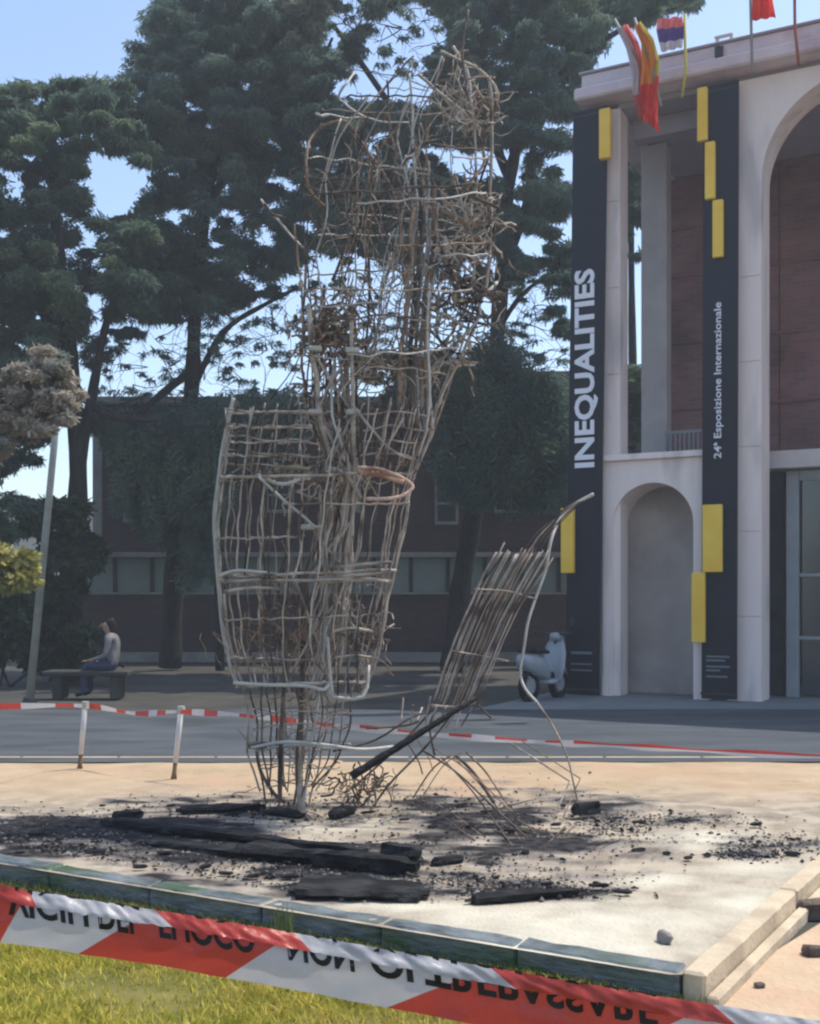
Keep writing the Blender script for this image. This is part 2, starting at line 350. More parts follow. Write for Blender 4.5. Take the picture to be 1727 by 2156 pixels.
# rear brick wall of loggia (left bay) and rear wall of great arch bay
hb('brick_wall', [(U(1362,3.5), U(1640,3.5), 3.5, 3.8, 3.7, ZT-.02)], M['brick'])
hb('brick_wall', [(U(1642,3.5), U(1640,3.5)+7.5, 3.5, 3.8, 0, ZT-.02)], M['brick'])
for zz in (5.1, 6.35, 7.6, 8.5):
    hb('string_course', [(U(1412,3.5), U(1640,3.5)+7.4, 3.46, 3.499, zz, zz+.05)], M['brick'])
# soffit
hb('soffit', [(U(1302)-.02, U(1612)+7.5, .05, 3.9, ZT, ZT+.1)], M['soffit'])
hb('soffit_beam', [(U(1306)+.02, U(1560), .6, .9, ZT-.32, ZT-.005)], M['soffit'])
# niche block
zt = Z(1375, 968); uL, uR = U(1272), U(1480)
def arch_wall(u0, u1, z1, ua, ub, zs, v0, v1, n=24, ub_in=None):
    """front slab u0..u1, 0..z1 with arched opening ua..ub, jambs running back to v1 (splayed to ub_in)."""
    mb = MB(); uc = (ua+ub)/2; R = (ub-ua)/2
    ring = [(ua, 0)] + [(uc - R*math.cos(math.pi*i/n), zs + R*math.sin(math.pi*i/n)) for i in range(n+1)] + [(ub, 0)]
    a2, b2 = ub_in or (ua, ub); uc2 = (a2+b2)/2; R2 = (b2-a2)/2
    ring2 = [(a2, 0)] + [(uc2 - R2*math.cos(math.pi*i/n), zs + R2*math.sin(math.pi*i/n)) for i in range(n+1)] + [(b2, 0)]
    # front face as strips: left, right, above
    def front(v, rg, flip):
        V_ = []; Fc = []
        V_ += [(u0, v, 0), (rg[0][0], v, 0), (rg[1][0], v, rg[1][1]), (u0, v, rg[1][1])]; Fc.append((0,1,2,3))
        b = len(V_); V_ += [(rg[-1][0], v, 0), (u1, v, 0), (u1, v, rg[-2][1]), (rg[-2][0], v, rg[-2][1])]; Fc.append((b,b+1,b+2,b+3))
        b = len(V_); V_ += [(u0, v, rg[1][1]), (rg[1][0], v, rg[1][1]), (rg[1][0], v, z1), (u0, v, z1)]; Fc.append((b,b+1,b+2,b+3))
        b = len(V_); V_ += [(rg[-2][0], v, rg[-2][1]), (u1, v, rg[-2][1]), (u1, v, z1), (rg[-2][0], v, z1)]; Fc.append((b,b+1,b+2,b+3))
        for i in range(1, len(rg)-2):
            b = len(V_); V_ += [(rg[i][0], v, rg[i][1]), (rg[i+1][0], v, rg[i+1][1]), (rg[i+1][0], v, z1), (rg[i][0], v, z1)]; Fc.append((b,b+1,b+2,b+3))
        mb.add(V_, [tuple(reversed(q)) if flip else q for q in Fc])
    front(v0, ring, False); front(v1, ring2, True)
    for i in range(len(ring)-1):
        (a, c), (e, g) = ring[i], ring[i+1]; (a_, c_), (e_, g_) = ring2[i], ring2[i+1]
        mb.add([(a, v0, c), (e, v0, g), (e_, v1, g_), (a_, v1, c_)], [(0,3,2,1)])
    mb.add([(u0,v0,0),(u0,v1,0),(u0,v1,z1),(u0,v0,z1)], [(0,1,2,3)])
    mb.add([(u1,v0,0),(u1,v1,0),(u1,v1,z1),(u1,v0,z1)], [(0,3,2,1)])
    mb.add([(u0,v0,z1),(u1,v0,z1),(u1,v1,z1),(u0,v1,z1)], [(0,1,2,3)])
    return mb.mesh(fix=False)
na, nb = U(1292), U(1462)
zs = Z(1380, 1103)
obj('niche_block', arch_wall(uL, uR+.1, zt, na, nb, zs, -.06, .75), M['plaster'], hall)
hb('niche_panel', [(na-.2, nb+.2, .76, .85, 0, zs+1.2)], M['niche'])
hb('niche_ledge', [(uL+.02, uR+.1, -.14, 3.5, zt+.002, zt+.10)], M['plaster'])
hb('niche_plinth', [(uL-.01, na-.03, -.09, -.062, 0.0, .35, .005)], M['plaster'])
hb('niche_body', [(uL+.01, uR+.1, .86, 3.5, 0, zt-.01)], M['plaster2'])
# small railing on ledge
rl = hb('railing', [(U(1400,1.6), U(1480,1.6), 1.58, 1.62, zt+.62, zt+.67, .004)], M['frame'])
for i in range(9):
    uu = U(1404,1.6) + (U(1480,1.6)-U(1404,1.6))*i/8
    obj('baluster', (lambda b: (b.box(uu-.016, uu+.016, 1.585, 1.615, zt+.11, zt+.62), b.mesh())[1])(MB()), M['frame'], rl)
# right pier with the great arch
ga = U(1604)
Rg = 1.42; zsg = 7.95
obj('arch_wall', arch_wall(U(1552)-.15, ga+2*Rg+1.2, ZT+.02, ga, ga+2*Rg, zsg, 0, .62, 40), M['plaster'], hall)
# jamb joints: stone facing panels on the pier
for k, zz in enumerate((5.2, 6.6, 8.0, 9.4)):
    hb('facing_panel', [(U(1264), U(1305), -.018, -.002, zz-1.395+.0, zz-.004, .004)], M['plaster'])
for k, zz in enumerate((1.3, 2.6, 3.9, 5.2, 6.5, 7.8)):
    hb('facing_panel', [(U(1553), ga-.004, -.018, -.002, zz-1.295, zz-.004, .004)], M['plaster'])
# entrance vestibule under great arch
zv = Z(1690, 985, .9)
hb('entrance_slab', [(ga-.3, ga+2*Rg+.6, .8, 3.48, zv, zv+.28)], M['plaster2'])
hb('entrance_wall', [(U(1632,1.2)-.3, U(1652,1.2), 1.2, 1.5, 0, zv-.01)], M['dark_metal'])
ent = hb('door_frame', [(U(1656,1.1), U(1683,1.1), 1.05, 1.2, 0, zv-.02), (U(1683,1.1)+.001, U(1683,1.1)+2.2, 1.06, 1.18, zv-.15, zv-.02)], M['frame'])
du = U(1683, 1.1)
for i, zz in enumerate((0.02, .95, 1.95)):
    zh = (0.95, 1.95, zv-.15)[i]
    for j in range(2):
        hb('pane', [(du+.04+j*1.05, du+1.03+j*1.05, 1.11, 1.13, zz+.03, zh-.03, .004)], M['glass'])
    hb('transom', [(du+.001, du+2.2, 1.08, 1.16, zh-.03, zh+.028, .005)], M['frame'])
hb('door_mullion', [(du+1.035, du+1.085, 1.07, 1.17, 0, zv-.16, .005)], M['frame'])
hb('dark_lobby', [(du-.1, du+2.3, 2.2, 2.3, 0, zv-.02)], M['dark_metal'])
# roof
u0r = U(1207, -.36); u1r = U(1612)+7.5
hb('roof_slab', [(u0r, u1r, -.36, 4.2, ZT+.103, ZT+.30, .03)], M['fascia'])
hb('parapet', [(u0r+.10, u1r, -.26, -.08, ZT+.303, ZT+.53, .02)], M['fascia'])
hb('parapet_coping', [(u0r+.06, u1r, -.29, -.05, ZT+.532, ZT+.575, .012)], M['soffit'])
hb('roof_deck', [(u0r+.12, u1r, -.06, 4.0, ZT+.303, ZT+.40, .02)], M['concrete'])
for px in (1503,): hb('drain_spout', [(U(px,-.6)-.05, U(px,-.6)+.07, -.33, -.262, ZT+.31, ZT+.50, .02)], M['dark_metal'])
hb('roof_light', [(U(1500,0), U(1500,0)+.05, .2, .25, ZT+.401, ZT+.86), (U(1530,0), U(1530,0)+.05, .2, .25, ZT+.401, ZT+.9), (U(1498,0), U(1534,0), .19, .26, ZT+.86, ZT+.9)], M['plaster2'])

# text helper -------------------------------------------------------
def text_mesh(s, bold=0.0, res=3, ex=0.0):
    cu = bpy.data.curves.new('txt', 'FONT'); cu.body = s; cu.size = 1; cu.resolution_u = res; cu.offset = bold; cu.extrude = ex
    o = bpy.data.objects.new('txt', cu); COL.objects.link(o)
    dg = bpy.context.evaluated_depsgraph_get(); me = bpy.data.meshes.new_from_object(o.evaluated_get(dg))
    bpy.data.objects.remove(o); bpy.data.curves.remove(cu)
    co = np.array([v.co[:] for v in me.vertices]); mn = co.min(0); mx = co.max(0)
    return me, mn, mx
def vtext(parent, name, s, uc0, uc1, z0, z1, v, m, bold=.015, label=None):
    """text reading upwards: its baseline on the right (u = uc1), caps reaching to u = uc0"""
    me, mn, mx = text_mesh(s, bold, ex=.01)
    for q in me.vertices:
        tx = (q.co.x-mn[0])/(mx[0]-mn[0]); ty = (q.co.y-mn[1])/(mx[1]-mn[1])
        q.co = Vector((uc1 + (uc0-uc1)*ty, v - q.co.z, z0 + (z1-z0)*tx))
    me.materials.clear(); return obj(name, me, m, parent)

# banners -----------------------------------------------------------
def banner(px0, px1, pytop, pybot, tilt, label):
    vb = -.22
    ub0, ub1 = U(px0, vb), U(px1, vb); zb = max(.02, Z((px0+px1)/2, pybot, vb)); ztop = min(ZT-.02, Z((px0+px1)/2, pytop, vb))
    o = empty('banner', (A0.x + ub0*cA, A0.y + ub0*sA, 0), ROT, label=label, cat='banner', group='tall exhibition banners on the portico piers')
    wd = ub1-ub0
    mb = MB(); n = 14
    for i in range(n):
        za = zb + (ztop-zb)*i/n; zc = zb + (ztop-zb)*(i+1)/n
        s0 = tilt*(za-zb)/(ztop-zb); s1 = tilt*(zc-zb)/(ztop-zb)
        w0 = .004*math.sin(i*1.3); w1 = .004*math.sin((i+1)*1.3)
        mb.add([(s0,vb+w0,za),(s0+wd,vb+w0,za),(s1+wd,vb+w1,zc),(s1,vb+w1,zc),(s0,vb+.05,za),(s0+wd,vb+.05,za),(s1+wd,vb+.05,zc),(s1,vb+.05,zc)],
               [(0,1,2,3),(5,4,7,6),(4,0,3,7),(1,5,6,2)] + ([(4,5,1,0)] if i==0 else []) + ([(3,2,6,7)] if i==n-1 else []))
    obj('cloth', mb.mesh(), M['banner'], o)
    for zz in (zb+.06, ztop-.12):
        mb = MB(); s_ = tilt*(zz-zb)/(ztop-zb); mb.box(s_-.012, s_+wd+.012, vb-.018, vb-.008, zz, zz+.035, .004); obj('batten', mb.mesh(), M['dark_metal'], o)
    def at(px, py): u, z = UV(px, py, vb); return u-ub0, z
    return o, at, vb
o, at, vb = banner(1190, 1261, 226, 1462, U(1207)-U(1190), 'left dark banner reading INEQUALITIES upwards with two yellow bars')
for (x0,y0,x1,y1) in [(1266,231,1289,340),(1186,1070,1212,1207)]:
    a, zb_ = at(x0, y1); b, zt_ = at(x1, y0); zt_ = min(zt_, ZT-.03)
    mb = MB(); mb.box(a, b, vb-.12, vb-.012, zb_, zt_, .01); obj('yellow_bar', mb.mesh(), M['yellow'], o)
a, z0 = at(1211, 986); b, z1 = at(1260, 564)
vtext(o, 'lettering', 'INEQUALITIES', a, b, z0, z1, vb-.02, M['letter'], .03)
for yy in (1377, 1399, 1412):
    a, z0 = at(1203, yy); b, _ = at(1247, yy)
    mb = MB(); mb.box(a, b, vb-.008, vb-.0055, z0, z0+(.045 if yy == 1377 else .025)); obj('small_print', mb.mesh(), M['letter_dim'], o)
o, at, vb = banner(1477, 1551, 176, 1472, 0.03, 'right dark banner with stepped yellow bars and thin upward lettering')
for (x0,y0,x1,y1) in [(1471,186,1492,302),(1487,300,1508,424),(1503,422,1525,546),(1482,1062,1523,1205),(1459,1205,1487,1352)]:
    a, zb_ = at(x0, y1); b, zt_ = at(x1, y0); zt_ = min(zt_, ZT-.03)
    mb = MB(); mb.box(a, b, vb-.10, vb-.012, zb_, zt_-.003, .01); obj('yellow_bar', mb.mesh(), M['yellow'], o)
a, z0 = at(1504, 966); b, z1 = at(1524, 636)
vtext(o, 'lettering', '24ª Esposizione Internazionale', a, b, z0, z1, vb-.02, M['letter'], .01)
for yy, w_ in ((1384, 1.), (1392, .8), (1405, 1.), (1413, .6), (1426, .9)):
    a, z0 = at(1487, yy); b, _ = at(1537, yy)
    mb = MB(); mb.box(a, a+(b-a)*w_, vb-.008, vb-.0055, z0, z0+.03); obj('small_print', mb.mesh(), M['letter_dim'], o)

# flags -------------------------------------------------------------
def flag(pts_rows, cols, d, label, name='flag', pole=None, seg=8, amp=.10, phase=0.0, mats=None, polem=None):
    root = empty('flag', W(pole[0][0], pole[0][1], d), label=label, cat='flag', group='flags along the portico roof')
    mb = MB(); R = len(pts_rows); dense = []
    def lerp(a, b, t): return a[0]+(b[0]-a[0])*t, a[1]+(b[1]-a[1])*t
    rows = []
    for i in range(R-1):
        for j in range(4):
            t = j/4; rows.append((lerp(pts_rows[i][0], pts_rows[i+1][0], t), lerp(pts_rows[i][1], pts_rows[i+1][1], t)))
    rows.append(pts_rows[-1])
    V_ = []; n = seg
    for i, (l, r) in enumerate(rows):
        for k in range(n+1):
            px, py = lerp(l, r, k/n)
            V_.append(W(px, py + 2*math.sin(k*1.9+i*.4+phase), d + amp*math.sin(k*math.pi*2/n*2.2 + i*.35 + phase)))
    fs = []; mi = []
    for i in range(len(rows)-1):
        for k in range(n):
            fs.append((i*(n+1)+k, i*(n+1)+k+1, (i+1)*(n+1)+k+1, (i+1)*(n+1)+k)); mi.append(cols(i/(len(rows)-1), (k+.5)/n))
    me = bpy.data.meshes.new('cloth'); me.from_pydata([tuple(p) for p in V_], [], fs)
    for m in mats: me.materials.append(m)
    me.polygons.foreach_set('material_index', mi); me.polygons.foreach_set('use_smooth', [True]*len(fs))
    obj('cloth', me, None, root, world=True)
    p = MB(); p.tube([W(a, b, d+.02) for a, b in pole], .022, 8); obj('flagpole', p.mesh(smooth=True), polem or M['pole'], root, world=True)
    return root
fw = mat('flag_white', (.70,.62,.62), rough=.8, trans=.35); fr = mat('flag_red', (.85,.06,.04), rough=.8, trans=.4); fo = mat('flag_orange', (.90,.33,.04), rough=.8, trans=.45)
fp = mat('flag_purple', (.12,.07,.26), rough=.8, trans=.35); fy = mat('flag_yellow', (.62,.55,.12), rough=.8, trans=.3); fpk = mat('flag_pink', (.75,.18,.17), rough=.8, trans=.4)
dfl = 17.1
flag([((1298,58),(1322,50)),((1318,100),(1345,92)),((1330,150),(1360,140)),((1332,200),(1358,200)),((1345,250),(1362,262))],
     lambda a, b: 0 if b < .55 and a < .75 else 1, dfl, 'white flag with a red edge hanging down at the roof corner', pole=[(1376,226),(1350,140),(1294,40)], mats=[fw, fpk])
flag([((1336,55),(1348,45)),((1350,90),(1376,82)),((1352,140),(1390,128)),((1348,190),(1386,190)),((1352,235),(1385,245)),((1368,262),(1388,280))],
     lambda a, b: 0 if a < .52 and b < .8 else (2 if a < .5 else 1), dfl-.15, 'orange and red flag drooping over the roof corner', pole=[(1392,224),(1372,140),(1336,38)], mats=[fo, fr, fy], phase=1.3)
flag([((1384,40),(1436,34)),((1382,62),(1440,56)),((1386,84),(1440,76)),((1392,110),(1436,100))],
     lambda a, b: 2 if a < .3 else 0 if a < .72 else 1, dfl, 'purple and red flag on a yellow green pole beside the tree', pole=[(1436,205),(1444,150),(1442,30)], mats=[fp, fw, fpk], phase=.6, polem=fy)
flag([((1582,-60),(1612,-70)),((1584,-10),(1624,-16)),((1584,44),(1634,36))], lambda a, b: 0 if a > .45 or b > .6 else 1, 16.5,
     'bright red flag flying above the middle of the parapet', pole=[(1584,152),(1578,-110)], mats=[fr, fpk], phase=2)
flag([((1676,-90),(1700,-95)),((1676,-30),(1716,-36)),((1677,-4),(1712,-10))], lambda a, b: 0, 16.1,
     'red flag mostly above the picture on the rightmost reddish pole', pole=[(1682,136),(1674,60),(1672,-120)], mats=[fr], phase=2, polem=mat('pole_red', (.33,.09,.06), rough=.6))

# ------------------------------------------------------------------ brick wing behind the trees
WD = 27.9
def wx(px, d=WD): return (px-CX)/F*d
def wz(py, d=WD): return EYE - (py-HZ)/F*d
wing = empty('brick_wing', (0, WD, 0), label='long low brick wing with pale ribbon windows behind the trees', cat='building')
def wb(name, boxes, m, parent=None, **k):
    mb = MB()
    for b in boxes: mb.box(*b[:6], b[6] if len(b) > 6 else .01)
    return obj(name, mb.mesh(), m, parent or wing, **k)
xl, xr = wx(155), wx(1420)
zw0, zw1 = wz(1252), wz(1174)
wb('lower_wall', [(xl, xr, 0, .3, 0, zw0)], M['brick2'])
wb('plinth', [(xl-.02, xr, -.06, -.002, 0, .25)], M['concrete'])
wb('band_slab', [(xl-.1, xr, -.35, 6, zw1, zw1+.12)], M['concrete'])
wb('window_sill', [(xl, xr, -.08, .25, zw0+.001, zw0+.06)], M['concrete'])
npan = 16
for i in range(npan):
    a = xl + .1 + (xr-xl-.2)*i/npan; b = xl + .1 + (xr-xl-.2)*(i+1)/npan
    fr_ = wb('window', [(a, a+.05, .02, .12, zw0+.062, zw1-.002, .003)], M['dark_metal'])
    wb('stile', [(b-.05, b-.001, .02, .12, zw0+.062, zw1-.002, .003)], M['dark_metal'], fr_)
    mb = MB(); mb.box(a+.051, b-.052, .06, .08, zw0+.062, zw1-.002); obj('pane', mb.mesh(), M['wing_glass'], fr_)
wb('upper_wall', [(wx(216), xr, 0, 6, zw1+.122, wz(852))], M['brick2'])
wb('corner_pier', [(wx(196), wx(216)-.003, -.05, 6, zw1+.122, wz(852))], M['concrete'])
wb('roof_edge', [(wx(205), wx(1035), -.25, 6.2, wz(852)+.002, wz(838))], M['concrete'])
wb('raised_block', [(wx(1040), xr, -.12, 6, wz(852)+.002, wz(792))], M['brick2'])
wb('block_coping', [(wx(1040)-.1, xr, -.2, 6, wz(792)+.002, wz(784))], M['concrete'])
wb('block_band', [(wx(1040), xr, -.16, -.125, wz(870), wz(862))], M['concrete'])
for (x0,x1,y0,y1) in [(915,965,925,1105),(1040,1100,1000,1080),(560,620,930,1080),(700,760,930,1080),(260,330,960,1100)]:
    fr_ = wb('window', [(wx(x0), wx(x1), -.05, -.002, wz(y0)-.08, wz(y0))], M['concrete'])
    for q in ((wx(x0), wx(x1), -.05, -.002, wz(y1), wz(y1)+.08), (wx(x0), wx(x0)+.07, -.048, -.002, wz(y1)+.081, wz(y0)-.081), (wx(x1)-.07, wx(x1), -.048, -.002, wz(y1)+.081, wz(y0)-.081)): wb('frame', [q], M['concrete'], fr_)
    mb = MB(); mb.box(wx(x0)+.071, wx(x1)-.071, -.02, -.003, wz(y1)+.081, wz(y0)-.081); obj('pane', mb.mesh(), M['glass'], fr_)
    nb_ = 4
    for i in range(1, nb_):
        zz = wz(y1) + (wz(y0)-wz(y1))*i/nb_; mb = MB(); mb.box(wx(x0)+.072, wx(x1)-.072, -.045, -.021, zz-.03, zz+.03); obj('glazing_bar', mb.mesh(), M['concrete'], fr_)
wb('inner_wall', [(xl+.1, xr, 1.2, 1.3, 0, zw1)], M['niche'])
# far pale building glimpsed left of the wing
fb = empty('far_building', (wx(170,60), 60, 0), label='pale beige building far behind, left of the brick wing', cat='building')
mb = MB(); mb.box(-9, 2.6, 0, 8, 0, EYE+(HZ-1085)/F*60, .05); obj('wall', mb.mesh(), mat('beige_wall', (.40,.36,.28), (.48,.43,.34), .5), fb)
mb = MB(); mb.box(-9.2, 2.8, -.2, 8.2, EYE+(HZ-1085)/F*60+.003, EYE+(HZ-1078)/F*60, .05); obj('roof_edge', mb.mesh(), M['concrete'], fb)

# ------------------------------------------------------------------ trees
def inpoly(x, y, P):
    c = False; n = len(P)
    for i in range(n):
        x1, y1 = P[i]; x2, y2 = P[(i+1) % n]
        if (y1 > y) != (y2 > y) and x < (x2-x1)*(y-y1)/(y2-y1)+x1: c = not c
    return c
GAPS = [(240,395,56,52),(175,490,16,14),(222,640,8,10),(858,80,56,74),(705,62,16,40),(760,148,20,20),(745,35,12,22),(1078,370,10,50),(1000,360,22,22),(1185,345,10,28),
        (1195,480,6,18),(495,462,5,14),(556,480,7,16),(1125,685,80,90),(365,455,8,16),(960,330,20,18),(1130,520,14,10),(440,480,5,10),(580,430,5,8)]
def leaves(clumps, per, L, Wd, droop=.6, seed=0):
    """leaf sprays: long thin quads filling ellipsoids; returns a mesh"""
    r = np.random.default_rng(seed); out = []
    for (c, rad, dens) in clumps:
        n = int(per*dens)
        d = r.normal(size=(n, 3)); d /= np.linalg.norm(d, axis=1)[:, None]
        rr = r.random(n)**.42
        p = np.array(c) + d*rr[:, None]*np.array(rad)
        dirv = d*.22 + r.normal(size=(n, 3))*.55 + r.normal(size=3)*np.array([.9,.9,.12]) + np.array([0, 0, -droop*.55]); dirv /= np.linalg.norm(dirv, axis=1)[:, None]
        sd_ = np.cross(dirv, r.normal(size=(n, 3))); sd_ /= np.linalg.norm(sd_, axis=1)[:, None]+1e-9
        l = (L*(.5+r.random(n)))[:, None]; w2 = (Wd*(.5+r.random(n)))[:, None]
        a = p - sd_*w2*.5; b = p + sd_*w2*.5; e = p + dirv*l + sd_*w2*.18; g = p + dirv*l - sd_*w2*.18
        out.append(np.stack([a, b, e, g], 1).reshape(-1, 3))
    V_ = np.concatenate(out); n = len(V_)//4
    me = bpy.data.meshes.new('leaves'); me.vertices.add(len(V_)); me.vertices.foreach_set('co', V_.ravel())
    me.loops.add(n*4); me.loops.foreach_set('vertex_index', np.arange(n*4, dtype=np.int32))
    me.polygons.add(n); me.polygons.foreach_set('loop_start', np.arange(0, n*4, 4, dtype=np.int32)); me.update(calc_edges=True)
    return me
def clumps_in(polys, d0, spread, rpx, n, gaps=True, flat=.55, dens=1.0):
    out = []; tries = 0
    while len(out) < n and tries < n*60:
        tries += 1
        P = random.choices(polys, weights=[max(1, (max(q[0] for q in P_)-min(q[0] for q in P_))*(max(q[1] for q in P_)-min(q[1] for q in P_))) for P_ in polys])[0]
        x = random.uniform(min(q[0] for q in P), max(q[0] for q in P)); y = random.uniform(min(q[1] for q in P), max(q[1] for q in P))
        if not inpoly(x, y, P): continue
        r = rpx*random.uniform(.6, 1.25)
        if gaps and any(gx and rx and ((x-gx)/(rx+r*.75))**2+((y-gy)/(ry+r*.65))**2 < 1 for gx, gy, rx, ry in GAPS): continue
        d = d0 + random.uniform(-spread, spread)
        rm = r/F*d
        out.append((W(x, y, d)[:], (rm*1.25, rm*1.3, rm*flat), dens))
    return out
def trunk_mesh(lines):
    mb = MB()
    for pts, r in lines:
        sm = smooth_line(pts, 5); n = len(sm)
        rs = [(r[0] + (r[1]-r[0])*i/(n-1))*(1+.08*math.sin(i*1.7)) for i in range(n)]
        mb.tube(sm, rs, 9)
    return mb.mesh(smooth=True)
def tree(name, label, base, lines, clumps, per, L, Wd, droop, m, seed, twigs=()):
    root = empty(name, base, label=label, cat='tree')
    lm = trunk_mesh(lines[:1]); obj('trunk', lm, M['bark'], root, world=True)
    for ln in lines[1:]: obj('limb', trunk_mesh([ln]), M['bark'], root, world=True)
    if clumps: obj('crown', leaves(clumps, per, L, Wd, droop, seed), m, root, world=True, kind='stuff')
    if twigs:
        mb = MB()
        for t_ in twigs: mb.tube(t_[0], [t_[1]*(1-.6*i/(len(t_[0])-1)) for i in range(len(t_[0]))], 4)
        obj('twigs', mb.mesh(), M['bark'], root, world=True, kind='stuff')
    return root
def twig_set(seeds, n, d, length, r):
    out = []
    for _ in range(n):
        x, y, ang = random.choice(seeds); p = [x, y]; a = ang + random.uniform(-1.2, 1.2); dd = d + random.uniform(-.8, .8); pts = []
        for k in range(7):
            pts.append(W(p[0], p[1], dd)); p[0] += math.cos(a)*length/6; p[1] += math.sin(a)*length/6; a += random.uniform(-.45, .45); dd += random.uniform(-.08, .08)
        out.append((pts, r*random.uniform(.5, 1.3)))
        for q in range(2):
            i = random.randint(2, 5); s_ = pts[i]; a2 = a + random.choice((-1, 1))*random.uniform(.6, 1.2)
            out.append(([s_ + Vector((math.cos(a2)*length/F*d*.5*j/4, random.uniform(-.05,.05), -math.sin(a2)*length/F*d*.5*j/4)) for j in range(5)], r*.5))
    return out
# tree A (left)
dA = 22.0
cA_ = clumps_in([[(-160,215),(60,195),(150,180),(262,180),(300,260),(330,480),(300,640),(180,700),(110,730),(60,760),(-160,820)]], dA, 2.2, 27, 430) + \
      clumps_in([[(-120,200),(60,185),(150,172),(262,176),(300,250),(-120,270)]], dA, 1.2, 20, 70) + \
      clumps_in([[(-160,760),(110,750),(160,850),(150,880),(95,900),(70,980),(80,1120),(-160,1200)]], dA, 1.5, 30, 130)
bA = G(150, 1440)
tree('cedar_tree', 'broad dark evergreen at the left, its top lower than the others', W(140,1432,21.9), [
    ([W(140,1432,21.9), W(150,1250,21.9), W(165,1000,22), W(150,760,22), W(120,480,22), (W(110,260,22))], (.26,.06)),
    ([W(165,1000,22), W(200,800,22), W(240,640,22.2), W(330,560,22.4)], (.12,.03)), ([W(150,760,22), W(60,620,21.5), W(-60,540,21)], (.12,.03)),
    ([W(150,800,22), W(190,850,21.5), W(250,880,21.2), W(330,885,21)], (.10,.04))], cA_, 420, .11, .032, 1.1, M['leaf_green'], 3)
# tree B (centre left, tallest)
dB = 24.0
cB_ = clumps_in([[(270,170),(285,90),(330,25),(420,-60),(700,-60),(695,200),(655,330),(640,540),(560,590),(450,630),(400,670),(260,680),(190,640),(320,500),(300,260)]], dB, 2.2, 25, 620) + \
      clumps_in([[(180,868),(250,885),(400,890),(470,850),(640,850),(640,905),(500,960),(470,1080),(400,1150),(320,1110),(255,1060),(232,940)]], dB-1, .9, 22, 230, flat=1.8) + \
      clumps_in([[(380,1090),(460,1060),(460,1200),(390,1220)]], dB-1, .5, 20, 24, flat=2, dens=.7)
tw = twig_set([(random.uniform(180,640), random.uniform(600,850), random.choice((-.5,.3,2.8,3.6))) for _ in range(90)], 110, dB, 85, .013)
cB_ += clumps_in([[(180,720),(400,680),(430,600),(640,560),(640,840),(190,860)]], dB, 1.5, 11, 125, gaps=False, flat=.5, dens=.10) + clumps_in([[(180,700),(300,690),(240,760),(180,800)],[(420,640),(520,600),(640,580),(640,620),(520,640),(440,690)]], dB, 1, 15, 34, gaps=False, dens=.4)
tree('cedar_tree', 'tallest dark evergreen left of the sculpture, with hanging lower boughs', W(358,1392+18,25.2), [
    ([W(358,1405,25.2), W(368,1200,25), W(385,1000,24.6), W(405,800,24.3), W(412,640,24), W(440,400,24), W(500,150,24), W(520,-40,24)], (.25,.05)),
    ([W(405,820,24.3), W(470,700,24), W(560,640,24), W(640,600,24)], (.08,.03)), ([W(410,660,24), W(330,560,24), W(230,520,24), W(180,560,24)], (.10,.03)),
    ([W(440,420,24), W(540,300,24), W(640,200,24), W(700,80,24)], (.10,.03)), ([W(405,780,24.3), W(340,830,24), W(280,880,23.5), W(240,900,23.4)], (.10,.04)),
    ([W(430,450,24), W(360,330,24), W(280,240,24)], (.09,.03))], cB_, 380, .12, .030, 1.3, M['leaf_blue'], 5, tw)
# tree C (right of sculpture)
dC = 23.5
cC_ = clumps_in([[(700,-60),(900,-60),(900,-10),(760,160),(720,230),(690,160)],[(900,-60),(1470,-60),(1462,10),(1400,30),(1300,55),(1235,130),(1205,230),(1195,300),(1060,310),(1000,330),(930,250),(900,90)],
                 [(690,200),(900,230),(1030,320),(1060,520),(1040,560),(900,500),(850,560),(740,520),(650,540),(650,330)],
                 [(1100,330),(1205,290),(1212,600),(1150,610),(1080,590),(1060,480)]], dC, 2.2, 24, 700) + \
      clumps_in([[(1150,600),(1205,560),(1205,700),(1180,700)]], dC, .8, 22, 8, gaps=False) + \
      clumps_in([[(880,800),(960,780),(1060,700),(1110,800),(1200,820),(1205,1010),(1180,1060),(1060,1060),(960,1030),(900,930)]], dC-.5, .8, 24, 190, gaps=False, flat=1.8) + \
      clumps_in([[(740,745),(960,735),(1000,820),(880,860),(760,815)]], dC, .9, 20, 50, gaps=False)
tw = twig_set([(random.uniform(1050,1205), random.uniform(560,780), random.choice((-.5,.3,2.8))) for _ in range(40)] + [(random.uniform(690,930), random.uniform(-10,170), random.uniform(0,6)) for _ in range(30)] + [(random.uniform(650,900), random.uniform(540,760), random.uniform(0,6)) for _ in range(30)], 110, dC, 70, .012)
cC_ += clumps_in([[(1050,590),(1205,560),(1205,780),(1060,780)],[(690,-10),(930,-10),(920,160),(700,170)],[(650,540),(900,540),(900,740),(650,740)]], dC, 1.5, 11, 130, gaps=False, flat=.5, dens=.14)
